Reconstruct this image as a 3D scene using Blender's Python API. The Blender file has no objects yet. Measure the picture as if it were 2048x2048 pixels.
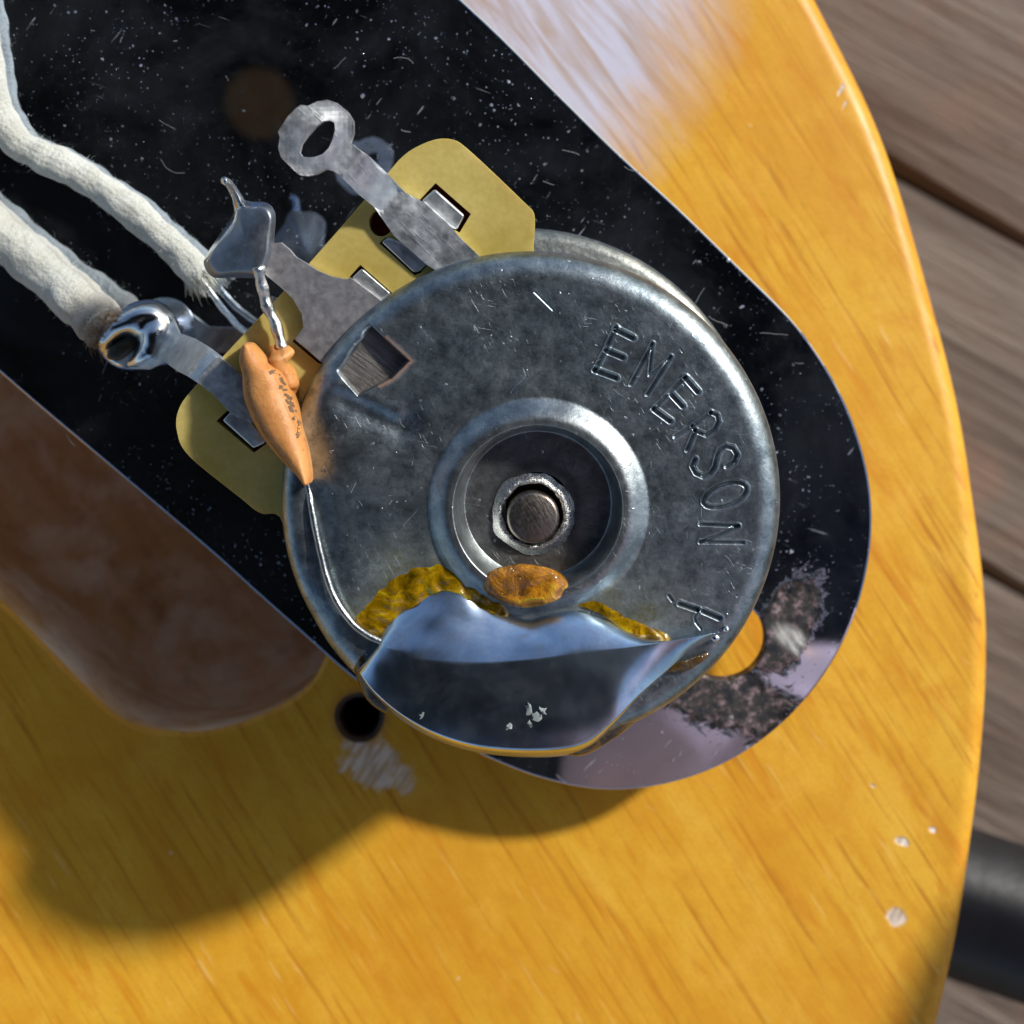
import bpy, bmesh, math, random
import numpy as np
from mathutils import Vector, Matrix, noise
from mathutils.geometry import delaunay_2d_cdt
random.seed(7); rng = np.random.default_rng(7)
R = math.radians
S = bpy.context.scene
COL = S.collection

# ------------------------------------------------------------ camera (1 unit = 1 cm)
F, H = 3284.0, 9.63                    # focal length in photo pixels, lens height above the guitar top
cam = bpy.data.cameras.new('camera'); camo = bpy.data.objects.new('camera', cam); COL.objects.link(camo)
camo.location = (0, 0, H); cam.lens = 50; cam.sensor_width = 50*2048/F
cam.clip_start = .05; cam.clip_end = 500
cam.dof.use_dof = True; cam.dof.focus_distance = 7.86; cam.dof.aperture_fstop = .05/.105
S.camera = camo
# ------------------------------------------------------------ light
SUNK = (-1.27, -.78)                   # how far a shadow moves per cm of height
sd = Vector((-SUNK[0], -SUNK[1], 1)).normalized()
elev = math.asin(sd.z); azim = math.atan2(sd.x, sd.y)
w = bpy.data.worlds.new('World'); S.world = w; w.use_nodes = True
wn = w.node_tree; sky = wn.nodes.new('ShaderNodeTexSky'); sky.sky_type = 'NISHITA'; sky.sun_disc = False
sky.sun_elevation = elev; sky.sun_rotation = azim; sky.dust_density = 1.0; sky.air_density = 1.0
bg = wn.nodes['Background']; wn.links.new(sky.outputs[0], bg.inputs[0]); bg.inputs[1].default_value = .13
sun = bpy.data.lights.new('sun', 'SUN'); sun.energy = 4.6; sun.angle = R(4.2); sun.color = (1, .95, .87)
suno = bpy.data.objects.new('sun', sun); COL.objects.link(suno); suno.rotation_euler = sd.to_track_quat('Z', 'Y').to_euler()
S.view_settings.view_transform = 'Standard'; S.view_settings.look = 'None'
S.view_settings.exposure = -.12; S.view_settings.gamma = 1
S.cycles.max_bounces = 10; S.cycles.sample_clamp_indirect = 12

# ------------------------------------------------------------ placing things: photo pixel + depth -> point
G = (.006, .156); Z0 = .73             # the control plate lies tilted: its top face is z = Z0 + G.(x, y)
NRM = Vector((-G[0], -G[1], 1)).normalized()
E1 = Vector((1, 0, G[0])).normalized(); E2 = NRM.cross(E1)
def at(px, py, z):
    t = H-z
    return Vector(((px-1024)/F*t, (1024-py)/F*t, z))
def on(px, py, dz=0.):                 # on the plane dz above the control plate
    ax, ay = (px-1024)/F, (1024-py)/F
    t = (H-Z0-dz)/(1+G[0]*ax+G[1]*ay)
    return Vector((ax*t, ay*t, H-t))

# ------------------------------------------------------------ mesh helpers
def link(name, me, mat=None, parent=None, smooth=True, sharp=None):
    if mat is not None: me.materials.append(mat)
    if smooth:
        me.polygons.foreach_set('use_smooth', [True]*len(me.polygons))
        if sharp: me.set_sharp_from_angle(angle=R(sharp))
    me.update()
    o = bpy.data.objects.new(name, me); COL.objects.link(o)
    if parent is not None:
        o.parent = parent
        loc = Vector(parent.location); p = parent.parent
        while p is not None: loc += Vector(p.location); p = p.parent
        me.transform(Matrix.Translation(-loc))
        o['off'] = tuple(loc)
    return o
def thing(name, loc, label, cat, group=None):
    o = bpy.data.objects.new(name, None); COL.objects.link(o); o.empty_display_size = .2
    o.location = loc; o['label'] = label; o['category'] = cat
    if group: o['group'] = group
    return o
def mesh(vs, fs):
    me = bpy.data.meshes.new('m'); me.from_pydata([tuple(v) for v in vs], [], fs); return me
def bev(o, wd, seg=2, ang=35):
    m = o.modifiers.new('bevel', 'BEVEL'); m.width = wd; m.segments = seg; m.limit_method = 'ANGLE'; m.angle_limit = R(ang)
    m.harden_normals = False
def cr(pts, n=8, closed=True):
    P = [np.array(p, float) for p in pts]; out = []; N = len(P)
    rngi = range(N) if closed else range(N-1)
    for i in rngi:
        if closed: a, b, c, d = P[i-1], P[i], P[(i+1) % N], P[(i+2) % N]
        else: a, b, c, d = P[max(i-1, 0)], P[i], P[i+1], P[min(i+2, N-1)]
        for k in range(n):
            t = k/n
            out.append(.5*((2*b)+(c-a)*t+(2*a-5*b+4*c-d)*t*t+(3*b-a-3*c+d)*t**3))
    if not closed: out.append(P[-1])
    return out
def ell(cx, cy, rx, ry, rot=0, n=32):
    c, s = math.cos(R(rot)), math.sin(R(rot))
    return [(cx+rx*math.cos(t)*c-ry*math.sin(t)*s, cy+rx*math.cos(t)*s+ry*math.sin(t)*c) for t in [2*math.pi*k/n for k in range(n)]]
def inpoly(x, y, poly):
    c = False; n = len(poly); j = n-1
    for i in range(n):
        xi, yi = poly[i][0], poly[i][1]; xj, yj = poly[j][0], poly[j][1]
        if (yi > y) != (yj > y) and x < (xj-xi)*(y-yi)/(yj-yi)+xi: c = not c
        j = i
    return c
def sheet(out, holes, topf, thick, step=None, down=None):
    """sheet metal or board: outline and holes in photo pixels, topf(px,py)->3D point, given thickness"""
    down = down or (-NRM*thick)
    V2 = [Vector((p[0], p[1])) for p in out]; E = [(i, (i+1) % len(out)) for i in range(len(out))]; loops = [list(range(len(out)))]
    for h in holes:
        b = len(V2); V2 += [Vector((p[0], p[1])) for p in h]; E += [(b+i, b+(i+1) % len(h)) for i in range(len(h))]
        loops.append(list(range(b, b+len(h))))
    if step:
        xs = [p[0] for p in out]; ys = [p[1] for p in out]
        x = min(xs)+step/2
        while x < max(xs):
            y = min(ys)+step/2
            while y < max(ys):
                if inpoly(x, y, out) and not any(inpoly(x, y, h) for h in holes): V2.append(Vector((x, y)))
                y += step
            x += step
    vo, eo, fo, *_ = delaunay_2d_cdt(V2, E, [], 0, 1e-4)
    hp = [h for h in holes]
    F2 = []
    for f in fo:
        cx = sum(vo[i].x for i in f)/3; cy = sum(vo[i].y for i in f)/3
        if inpoly(cx, cy, out) and not any(inpoly(cx, cy, h) for h in hp): F2.append(tuple(f))
    top = [topf(v.x, v.y) for v in vo]; n = len(top)
    vs = top+[p+down for p in top]; fs = []
    cnt = {}
    for f in F2:
        a = (top[f[1]]-top[f[0]]).cross(top[f[2]]-top[f[0]])
        if a.z < 0: f = (f[0], f[2], f[1])
        fs.append(f); fs.append(tuple(n+i for i in reversed(f)))
        for i in range(3):
            e = (f[i], f[(i+1) % 3]); cnt[e] = 1
    for (a, b) in list(cnt):
        if (b, a) not in cnt: fs.append((b, a, a+n, b+n))
    me = mesh(vs, fs); me.validate(); return me
def dome(out, topf, h, n=10, p=1.0, wob=0., seed=0, center=None, under=.0):
    """blob: closed outline in photo pixels, base plane by topf, height h along the plate's normal"""
    pts = [np.array(q[:2], float) for q in out]; c = np.array(center if center else sum(pts)/len(pts)); N = len(pts)
    vs = []; fs = []
    for k in range(n+1):
        th = math.pi/2*k/n; s = math.cos(th)**p; hh = h*math.sin(th)**.9
        for q in pts:
            x = c+(q-c)*max(s, .002)
            b = topf(x[0], x[1]); d = noise.noise(Vector((x[0]*.03+seed, x[1]*.03, seed*3.1)))*wob*math.sin(th)
            vs.append(b+NRM*(hh+d-under))
    for k in range(n):
        for i in range(N):
            j = (i+1) % N; fs.append((k*N+i, k*N+j, (k+1)*N+j, (k+1)*N+i))
    fs.append(tuple(n*N+i for i in range(N)))
    fs.append(tuple(reversed(range(N))))
    me = mesh(vs, fs)
    bm = bmesh.new(); bm.from_mesh(me); bmesh.ops.recalc_face_normals(bm, faces=bm.faces); bm.to_mesh(me); bm.free()
    return me
def tube(path, rad, n=16, cap=True, bump=0., seed=0):
    P = [Vector(p) for p in path]; N = len(P); vs = []; fs = []
    up = Vector((0, 0, 1)); ref = None
    for i, p in enumerate(P):
        d = (P[min(i+1, N-1)]-P[max(i-1, 0)]).normalized()
        if ref is None: ref = d.orthogonal().normalized()
        ref = (ref-d*ref.dot(d)).normalized(); b = d.cross(ref)
        r = rad(i/(N-1)) if callable(rad) else rad
        for k in range(n):
            a = 2*math.pi*k/n; q = p+(ref*math.cos(a)+b*math.sin(a))*r
            if bump: q += (ref*math.cos(a)+b*math.sin(a))*bump*noise.noise(q*14+Vector((seed, 0, 0)))
            vs.append(q)
    for i in range(N-1):
        for k in range(n):
            j = (k+1) % n; fs.append((i*n+k, i*n+j, (i+1)*n+j, (i+1)*n+k))
    if cap: fs.append(tuple(reversed(range(n)))); fs.append(tuple((N-1)*n+k for k in range(n)))
    return mesh(vs, fs)

# ------------------------------------------------------------ materials
class M:
    def __init__(s, name, **kw):
        s.m = bpy.data.materials.new(name); s.m.use_nodes = True; s.t = s.m.node_tree
        s.b = s.t.nodes['Principled BSDF']; s.tc = s.t.nodes.new('ShaderNodeTexCoord'); s.set(**kw)
    def set(s, **kw):
        for k, v in kw.items():
            nm = {'col': 'Base Color', 'rough': 'Roughness', 'metal': 'Metallic', 'coat': 'Coat Weight', 'coatr': 'Coat Roughness',
                  'spec': 'Specular IOR Level', 'sub': 'Subsurface Weight', 'trans': 'Transmission Weight', 'nor': 'Normal', 'ior': 'IOR',
                  'sheen': 'Sheen Weight', 'subr': 'Subsurface Radius', 'subs': 'Subsurface Scale', 'cnor': 'Coat Normal'}[k]
            i = s.b.inputs[nm]
            if isinstance(v, bpy.types.NodeSocket): s.t.links.new(v, i)
            else: i.default_value = (*v, 1) if k == 'col' and len(v) == 3 else v
    def n(s, typ, ins=None, out=0, **pr):
        nd = s.t.nodes.new('ShaderNode'+typ)
        for k, v in pr.items(): setattr(nd, k, v)
        for k, v in (ins or {}).items():
            i = nd.inputs[k]
            if isinstance(v, bpy.types.NodeSocket): s.t.links.new(v, i)
            else: i.default_value = v
        return nd.outputs[out]
    def map(s, scale=(1, 1, 1), rot=0., loc=(0, 0, 0), src=None):
        v = src or s.tc.outputs['Object']
        if rot: v = s.n('Mapping', {'Vector': v, 'Rotation': (0, 0, R(rot))})
        return s.n('Mapping', {'Vector': v, 'Scale': scale, 'Location': loc})
    def noise(s, scale, det=4, rough=.55, vec=None, dist=0.):
        return s.n('TexNoise', {'Vector': vec or s.tc.outputs['Object'], 'Scale': scale, 'Detail': det, 'Roughness': rough, 'Distortion': dist})
    def ramp(s, fac, *st):
        nd = s.t.nodes.new('ShaderNodeValToRGB'); s.t.links.new(fac, nd.inputs[0]); e = nd.color_ramp.elements
        while len(e) < len(st): e.new(.5)
        for x, (p, c) in zip(e, st):
            x.position = p; x.color = (*c, 1) if isinstance(c, tuple) else (c, c, c, 1)
        return nd.outputs[0]
    def mix(s, f, a, b, mode='MIX'):
        nd = s.t.nodes.new('ShaderNodeMix'); nd.data_type = 'RGBA'; nd.blend_type = mode
        for i, v in ((0, f), (6, a), (7, b)):
            if isinstance(v, bpy.types.NodeSocket): s.t.links.new(v, nd.inputs[i])
            else: nd.inputs[i].default_value = (*v, 1) if isinstance(v, tuple) and len(v) == 3 else v
        return nd.outputs[2]
    def math(s, op, a, b=0., c=0., clamp=False):
        nd = s.t.nodes.new('ShaderNodeMath'); nd.operation = op; nd.use_clamp = clamp
        for i, v in enumerate((a, b, c)):
            if isinstance(v, bpy.types.NodeSocket): s.t.links.new(v, nd.inputs[i])
            else: nd.inputs[i].default_value = v
        return nd.outputs[0]
    def bump(s, h, dist=.01, st=1., nor=None):
        d = {'Height': h, 'Distance': dist, 'Strength': st}
        if nor: d['Normal'] = nor
        return s.n('Bump', d)
    def near(s, p, r0, r1, sc=(1, 1, 1), rot=0., src=None):
        """1 within r0 of the point p of the object, fading to 0 at r1 (for stains, worn spots and painted sheen)"""
        v = src or s.tc.outputs['Object']
        d = s.n('VectorMath', {0: v, 1: tuple(p)}, operation='SUBTRACT')
        if rot: d = s.n('Mapping', {'Vector': d, 'Rotation': (0, 0, R(rot))})
        d = s.n('VectorMath', {0: d, 1: sc}, operation='MULTIPLY')
        l = s.n('VectorMath', {0: d}, out=1, operation='LENGTH')
        return s.n('MapRange', {0: l, 1: r0, 2: r1, 3: 1., 4: 0.}, interpolation_type='SMOOTHSTEP')
    def specks(s, scale, size, keep, seed=0., vec=None):
        v = s.map((1, 1, 1), loc=(seed, seed*.7, 0), src=vec)
        wv = s.n('TexNoise', {'Vector': v, 'Scale': scale*2.2, 'Detail': 2}, out=1)
        v = s.n('VectorMath', {0: v, 1: s.n('VectorMath', {0: wv, 1: (.5/scale,)*3}, operation='MULTIPLY')}, operation='ADD')
        vo = s.t.nodes.new('ShaderNodeTexVoronoi'); s.t.links.new(v, vo.inputs['Vector']); vo.inputs['Scale'].default_value = scale
        sp = s.n('SeparateColor', {0: vo.outputs['Color']}); sp1 = sp.node.outputs[1]
        sz = s.math('MULTIPLY', s.math('POWER', sp1, 3.), size); sz = s.math('ADD', sz, size*.18)
        k = s.math('LESS_THAN', sp, keep)
        d = s.n('MapRange', {0: vo.outputs['Distance'], 1: sz, 2: s.math('MULTIPLY', sz, .55), 3: 0., 4: 1.})
        return s.math('MULTIPLY', d, k)

def mat_body():
    m = M('amber_lacquered_wood')
    g = m.map((.7, 3.2, 3.2), rot=58); fine = m.map((.9, 22, 22), rot=58); mid = m.map((1.1, 9, 9), rot=57)
    a = m.noise(1.0, 5, .6, g, 1.1); b = m.noise(1.0, 4, .6, fine, .3); c = m.noise(1., 6, .65, mid, .9)
    big = m.noise(.55, 3, .5)
    base = m.ramp(a, (.3, (.66, .315, .018)), (.52, (.745, .405, .030)), (.75, (.80, .475, .055)))
    base = m.mix(m.ramp(c, (.33, .75), (.46, 0.)), base, (.62, .225, .008))
    base = m.mix(m.ramp(b, (.32, .85), (.44, 0.)), base, (.44, .16, .008))
    sp = m.noise(9., 4, .6)
    base = m.mix(m.ramp(sp, (.3, .22), (.48, 0.)), base, (.58, .21, .01))
    base = m.mix(m.ramp(big, (.35, .5), (.6, 0.)), base, (.66, .27, .014))
    blot = m.noise(2.4, 5, .65, None, .6); base = m.mix(m.ramp(blot, (.34, .4), (.5, 0.)), base, (.62, .25, .012)); base = m.mix(m.ramp(blot, (.55, 0.), (.72, .35)), base, (.86, .50, .07))
    grain = m.noise(55., 3, .6); base = m.mix(m.ramp(grain, (.4, .18), (.55, 0.)), base, (.5, .22, .02))
    # pale open-pore streaks
    pores = m.map((2.2, 26, 26), rot=57, loc=(3, 1, 0)); pn = m.noise(1., 3, .5, pores, .2)
    reg = m.ramp(m.noise(.8, 2, .5, m.map(loc=(5, 2, 0))), (.48, 0.), (.6, 1.))
    st = m.math('MULTIPLY', m.ramp(pn, (.63, 0.), (.69, .38)), reg)
    base = m.mix(st, base, (.88, .60, .22))
    # reflected sheen on the lacquer, painted into the colour along the plate's upper edge
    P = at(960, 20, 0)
    lacquer_sheen = m.near(P, .15, 1.8, (1.0, .8, 1), rot=44)
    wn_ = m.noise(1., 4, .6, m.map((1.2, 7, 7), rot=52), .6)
    lacquer_sheen = m.math('MULTIPLY', lacquer_sheen, m.math('ADD', m.math('MULTIPLY', wn_, 1.3), .62), clamp=True)
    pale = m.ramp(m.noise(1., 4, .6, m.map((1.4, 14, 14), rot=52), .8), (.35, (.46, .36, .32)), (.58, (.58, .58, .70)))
    base = m.mix(m.ramp(lacquer_sheen, (.12, 0.), (.75, .97)), base, pale)
    # bare chips
    chips = None
    for (px, py, r, sx, rot) in ((1800, 1826, .062, 1, 0), (1812, 1673, .05, 2, 20), (1870, 1650, .035, 1.5, 30), (352, 1697, .02, 1, 0),
                                 (1700, 200, .035, 3, -60), (1690, 170, .05, 3, -62), (1754, 1562, .03, 2, 40)):
        v = m.near(at(px, py, 0), r*.7, r*1.2, (1, sx, 1), rot, src=m.n('VectorMath', {0: m.tc.outputs['Object'], 1: m.n('VectorMath', {0: m.n('TexNoise', {'Scale': 18., 'Detail': 3, 'Vector': m.tc.outputs['Object']}, out=1), 1: (.05,)*3}, operation='MULTIPLY')}, operation='ADD'))
        chips = v if chips is None else m.math('MAXIMUM', chips, v)
    # torn finish beside the screw hole
    torn = m.near(at(752, 1528, 0), .06, .36, (.8, 1.3, 1), 25)
    tn = m.noise(9., 5, .7); torn = m.ramp(m.math('ADD', m.math('MULTIPLY', torn, .34), m.math('ADD', m.math('MULTIPLY', tn, .55), m.math('MULTIPLY', m.noise(1., 4, .6, m.map((6, 34, 10), rot=-60)), .2))), (.56, 0.), (.68, 1.))
    chips = m.math('MAXIMUM', chips, m.math('MULTIPLY', torn, .72))
    ring = m.near(at(719, 1435, 0), .12, .21); base = m.mix(m.math('MULTIPLY', ring, .55), base, (.30, .13, .06))
    base = m.mix(chips, base, m.ramp(m.noise(1., 3, .5, m.map((6, 36, 10), rot=-60)), (.4, (.55, .42, .32)), (.6, (.85, .76, .66))))
    # dust and scratches
    ds = m.specks(7., .10, .16, 3.); base = m.mix(m.math('MULTIPLY', ds, .45), base, (.85, .75, .6))
    sc = m.noise(1., 2, .5, m.map((2.5, 60, 60), rot=35)); scm = m.math('MULTIPLY', m.ramp(sc, (.72, 0.), (.76, .35)), m.ramp(m.noise(1.5, 2, .5), (.5, 0.), (.62, 1.)))
    base = m.mix(scm, base, (.8, .7, .55))
    hgt = m.math('ADD', m.math('MULTIPLY', b, .4), m.math('MULTIPLY', m.noise(3., 3), 1.2)); hgt = m.math('SUBTRACT', hgt, m.math('MULTIPLY', chips, 1.))
    nb = m.bump(hgt, .006, .8)
    m.set(col=base, rough=m.math('ADD', m.math('MULTIPLY', m.noise(5.), .25), .32), nor=nb, coat=.12, coatr=.34, sub=.12, subr=(.3, .12, .03), subs=.15, spec=.3, cnor=m.bump(m.noise(2.2, 4), .02, .5))
    return m.m
def mat_cavity():
    m = M('routed_bare_wood')
    a = m.noise(1., 5, .6, m.map((.4, 4, 2), rot=52), .8); b = m.noise(1.3, 6, .66, None, .35)
    c = m.ramp(a, (.22, (.46, .23, .09)), (.5, (.72, .42, .20)), (.8, (.80, .58, .36)))
    c = m.mix(m.ramp(b, (.46, 0.), (.60, .9)), c, (.90, .74, .58))
    c = m.mix(m.ramp(m.noise(6., 5, .7), (.3, .35), (.5, 0.)), c, (.3, .12, .05))
    m.set(col=c, rough=.6, nor=m.bump(m.noise(4., 5, .6, m.map((.6, 3, 3), rot=52)), .03, .8), coat=.25, coatr=.25); return m.m
def mat_plate():
    m = M('chromed_steel')
    v = m.tc.outputs['Object']
    dens = m.ramp(m.noise(1.5, 5, .7), (.40, .04), (.64, 1.))
    d1 = m.math('MULTIPLY', m.specks(30., .26, .42, 0.), dens); d2 = m.math('MULTIPLY', m.specks(13., .17, .26, 5.), m.math('ADD', m.math('MULTIPLY', dens, .85), .15)); d3 = m.specks(4., .075, .12, 2.)
    d4 = m.math('MULTIPLY', m.specks(60., .28, .5, 8.), dens)
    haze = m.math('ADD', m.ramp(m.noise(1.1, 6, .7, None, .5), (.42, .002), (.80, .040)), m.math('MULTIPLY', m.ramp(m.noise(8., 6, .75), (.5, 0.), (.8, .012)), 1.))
    # thin scratches
    s1 = m.noise(1., 2, .5, m.map((1.2, 46, 46), rot=-52)); s2 = m.noise(1., 2, .5, m.map((1.6, 60, 60), rot=20, loc=(4, 4, 0)))
    scr = m.math('MULTIPLY', m.ramp(s1, (.715, 0.), (.74, .5)), m.ramp(m.noise(.9, 1), (.5, 0.), (.6, 1.)))
    scr = m.math('MAXIMUM', scr, m.math('MULTIPLY', m.ramp(s2, (.73, 0.), (.75, .35)), m.ramp(m.noise(1.3, 1, .5, m.map(loc=(9, 3, 0))), (.52, 0.), (.6, 1.))))
    dust = m.math('MAXIMUM', m.math('MAXIMUM', m.math('MULTIPLY', d1, .55), m.math('MULTIPLY', d2, .9)), m.math('MAXIMUM', d3, m.math('MULTIPLY', d4, .4)))
    # grime and chewed metal round the screw hole
    hole = on(1455, 1330); h2 = on(1570, 1280)
    gm = m.math('MAXIMUM', m.near(hole+Vector((-.02, -.17, 0)), .12, .5, (.7, 1.6, .3), 22), m.near(on(1575, 1250), .1, .36, (1.6, .75, .3), 25))
    gn = m.noise(7., 6, .72, None, 1.0); gmask = m.math('MULTIPLY', m.ramp(m.math('ADD', m.math('MULTIPLY', gm, .42), m.math('MULTIPLY', gn, .8)), (.56, 0.), (.76, 1.)), m.math('GREATER_THAN', gm, .01))
    gcol = m.ramp(m.noise(14., 5, .7), (.40, (.008, .008, .009)), (.52, (.05, .038, .028)), (.60, (.20, .13, .14)), (.72, (.50, .45, .42)))
    bright = m.near(on(1594, 1285), .03, .12, (.6, 1.4, .3), 35)
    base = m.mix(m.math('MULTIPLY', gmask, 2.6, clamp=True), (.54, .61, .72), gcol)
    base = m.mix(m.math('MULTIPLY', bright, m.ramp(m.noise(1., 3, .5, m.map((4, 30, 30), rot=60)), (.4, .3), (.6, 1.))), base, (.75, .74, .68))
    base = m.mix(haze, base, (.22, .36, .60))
    base = m.mix(m.math('MAXIMUM', dust, m.math('MULTIPLY', scr, .6)), base, (.60, .63, .66))
    met = m.math('SUBTRACT', 1., m.math('MAXIMUM', dust, m.math('MAXIMUM', m.math('MULTIPLY', gmask, 1.), m.math('MAXIMUM', haze, m.math('MULTIPLY', scr, .7)))), clamp=True)
    rg = m.math('ADD', m.math('MULTIPLY', gmask, .6), m.math('ADD', m.math('MULTIPLY', dust, .4), .035))
    m.set(col=base, metal=met, rough=rg, nor=m.bump(m.math('ADD', m.math('MULTIPLY', dust, .35), m.math('MULTIPLY', m.math('MULTIPLY', gn, gmask), .8)), .006, .8)); return m.m
def mat_can():
    m = M('worn_tinned_steel')
    at1 = m.n('Attribute', attribute_name='dirt', out=2); at2 = m.n('Attribute', attribute_name='rust', out=2); at3 = m.n('Attribute', attribute_name='flux', out=2)
    mott = m.noise(10., 8, .72); mot2 = m.noise(30., 5, .7); blo = m.noise(2., 4, .6, None, .5)
    base = m.ramp(mott, (.36, (.17, .21, .235)), (.5, (.27, .33, .36)), (.66, (.40, .46, .49)))
    base = m.mix(m.ramp(blo, (.42, .15), (.6, 0.)), base, (.25, .235, .235))
    base = m.mix(m.ramp(mot2, (.33, .5), (.46, 0.)), base, (.12, .14, .165))
    pits = m.specks(26., .22, .2, 6.); base = m.mix(m.math('MULTIPLY', pits, .7), base, (.7, .75, .78))
    warm = m.near(Vector(CAN_O)+E1*.04+E2*.0, .30, .60); base = m.mix(m.math('MULTIPLY', warm, .3), base, (.42, .36, .29))
    base = m.mix(m.math('MULTIPLY', at1, .9), base, (.035, .03, .03))
    base = m.mix(m.math('MULTIPLY', at2, .75), base, (.45, .23, .13))
    base = m.mix(m.math('MULTIPLY', at3, m.ramp(m.noise(9., 5, .7), (.35, .25), (.6, 1.))), base, (.12, .105, .02))
    # scratches
    s1 = m.noise(1., 2, .5, m.map((9, 170, 60), rot=60)); s2 = m.noise(1., 2, .5, m.map((10, 190, 70), rot=-35, loc=(2, 7, 0))); s3 = m.noise(1., 2, .5, m.map((9, 160, 60), rot=10, loc=(5, 1, 0)))
    scr = m.math('MAXIMUM', m.ramp(s1, (.68, 0.), (.71, 1.)), m.math('MAXIMUM', m.ramp(s2, (.69, 0.), (.72, 1.)), m.ramp(s3, (.69, 0.), (.72, .8))))
    scr = m.math('MULTIPLY', scr, m.ramp(m.noise(3., 2), (.42, 0.), (.6, 1.)))
    base = m.mix(m.math('MULTIPLY', scr, .28), base, (.72, .77, .82))
    met = m.math('SUBTRACT', .96, m.math('MULTIPLY', at2, .6)); met = m.math('SUBTRACT', met, m.math('MULTIPLY', at3, .7), clamp=True)
    rg = m.math('ADD', m.math('MULTIPLY', mott, .22), .27)
    h = m.math('ADD', m.math('MULTIPLY', mott, .5), m.math('MULTIPLY', mot2, .5)); h = m.math('SUBTRACT', h, m.math('MULTIPLY', scr, .08)); h = m.math('ADD', h, m.math('MULTIPLY', pits, .3))
    m.set(col=base, metal=met, rough=rg, nor=m.bump(h, .004, .9)); return m.m
def mat_metal(name, c1, c2, r0, r1, bs=.003, sc=9., aniso=None):
    m = M(name); v = m.map(aniso[0], rot=aniso[1]) if aniso else None
    n1 = m.noise(sc, 6, .68, v); n2 = m.noise(sc*4, 4, .7)
    m.set(col=m.ramp(n1, (.35, c1), (.65, c2)), metal=1., rough=m.n('MapRange', {0: n2, 1: .3, 2: .7, 3: r0, 4: r1}), nor=m.bump(m.math('ADD', n1, m.math('MULTIPLY', n2, .4)), bs, .9)); return m.m
def mat_wafer():
    m = M('phenolic_board'); n1 = m.noise(2.5, 4); n2 = m.noise(40., 4)
    c = m.ramp(n1, (.35, (.47, .36, .085)), (.62, (.62, .50, .165)))
    c = m.mix(m.ramp(n2, (.35, .15), (.6, 0.)), c, (.33, .22, .05))
    sp = m.specks(9., .09, .1, 1.); c = m.mix(m.math('MULTIPLY', sp, .6), c, (.15, .12, .05))
    m.set(col=c, rough=.36, nor=m.bump(n2, .002, .5), sub=.25, subr=(.12, .08, .02), subs=.5, coat=.2, coatr=.3); return m.m
def mat_cap():
    m = M('orange_ceramic'); n2 = m.noise(45., 5, .7); n1 = m.noise(5., 4)
    c = m.ramp(n1, (.35, (.58, .245, .065)), (.65, (.68, .32, .10)))
    side = m.ramp(m.noise(12., 5, .7, m.map((1, 1, 1))), (.5, 0.), (.62, .5))
    c = m.mix(side, c, (.50, .18, .045))
    dk = m.noise(1., 5, .7, m.map((3, 22, 6), rot=64)); c = m.mix(m.ramp(dk, (.56, 0.), (.70, .75)), c, (.22, .085, .03)); c = m.mix(m.math('MULTIPLY', m.specks(30., .2, .2, 2.), .6), c, (.16, .08, .04))
    c = m.mix(m.math('MULTIPLY', m.n('Attribute', attribute_name='shade_band', out=2), m.ramp(n2, (.38, .15), (.52, .95))), c, (.20, .09, .04))  # shading of the left side, painted in as a dark speckled strip
    m.set(col=c, rough=.48, nor=m.bump(n2, .004, .8), sub=.1, subr=(.1, .04, .01), subs=.3); return m.m
def mat_cloth():
    m = M('waxed_cotton_braid'); n2 = m.noise(60., 4, .7); n1 = m.noise(8., 4)
    sc = m.n('Attribute', attribute_name='scorch', out=2)
    c = m.ramp(n1, (.3, (.52, .53, .47)), (.6, (.66, .68, .62)))
    c = m.mix(m.ramp(n2, (.35, .25), (.5, 0.)), c, (.46, .42, .33))
    st = m.specks(2.6, .10, .35, 4.); c = m.mix(m.math('MULTIPLY', st, .7), c, (.60, .42, .12))
    al = m.n('Attribute', attribute_name='along', out=2); ro_ = m.n('Attribute', attribute_name='round', out=2)
    br = m.math('MULTIPLY', m.math('SINE', m.math('ADD', m.math('MULTIPLY', al, 1.9), m.math('MULTIPLY', ro_, 50.265))), m.math('SINE', m.math('SUBTRACT', m.math('MULTIPLY', al, 1.9), m.math('MULTIPLY', ro_, 50.265))))
    c = m.mix(m.ramp(br, (.0, .0), (.5, .0)) if False else m.math('MULTIPLY', m.math('LESS_THAN', br, -.35), .07), c, (.40, .36, .28))
    scn = m.math('MULTIPLY', sc, m.ramp(m.noise(16., 4), (.3, .5), (.6, 1.)))
    c = m.mix(scn, c, (.27, .13, .035))
    m.set(col=c, rough=.9, nor=m.bump(m.math('ADD', n2, m.math('ADD', m.noise(25., 3), m.math('MULTIPLY', br, .12))), .014, 1.), sheen=.4, sub=.2, subr=(.05, .05, .04), subs=.5); return m.m
def mat_flux(name, c, tr=.75, ro=.08, bd=.012):
    m = M(name); n1 = m.noise(16., 5, .7); n2 = m.noise(50., 4)
    n1 = m.noise(9., 5, .7, None, 1.)
    m.set(col=m.ramp(n1, (.34, tuple(x*.16 for x in c)), (.48, tuple(x*.6 for x in c)), (.58, c), (.68, (min(1, c[0]*1.1), min(1, c[1]*1.7), c[2]*3))), rough=ro, trans=tr, ior=1.5, nor=m.bump(m.math('ADD', n1, m.math('MULTIPLY', n2, .4)), bd, .9), coat=.6, coatr=.05); return m.m
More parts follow.
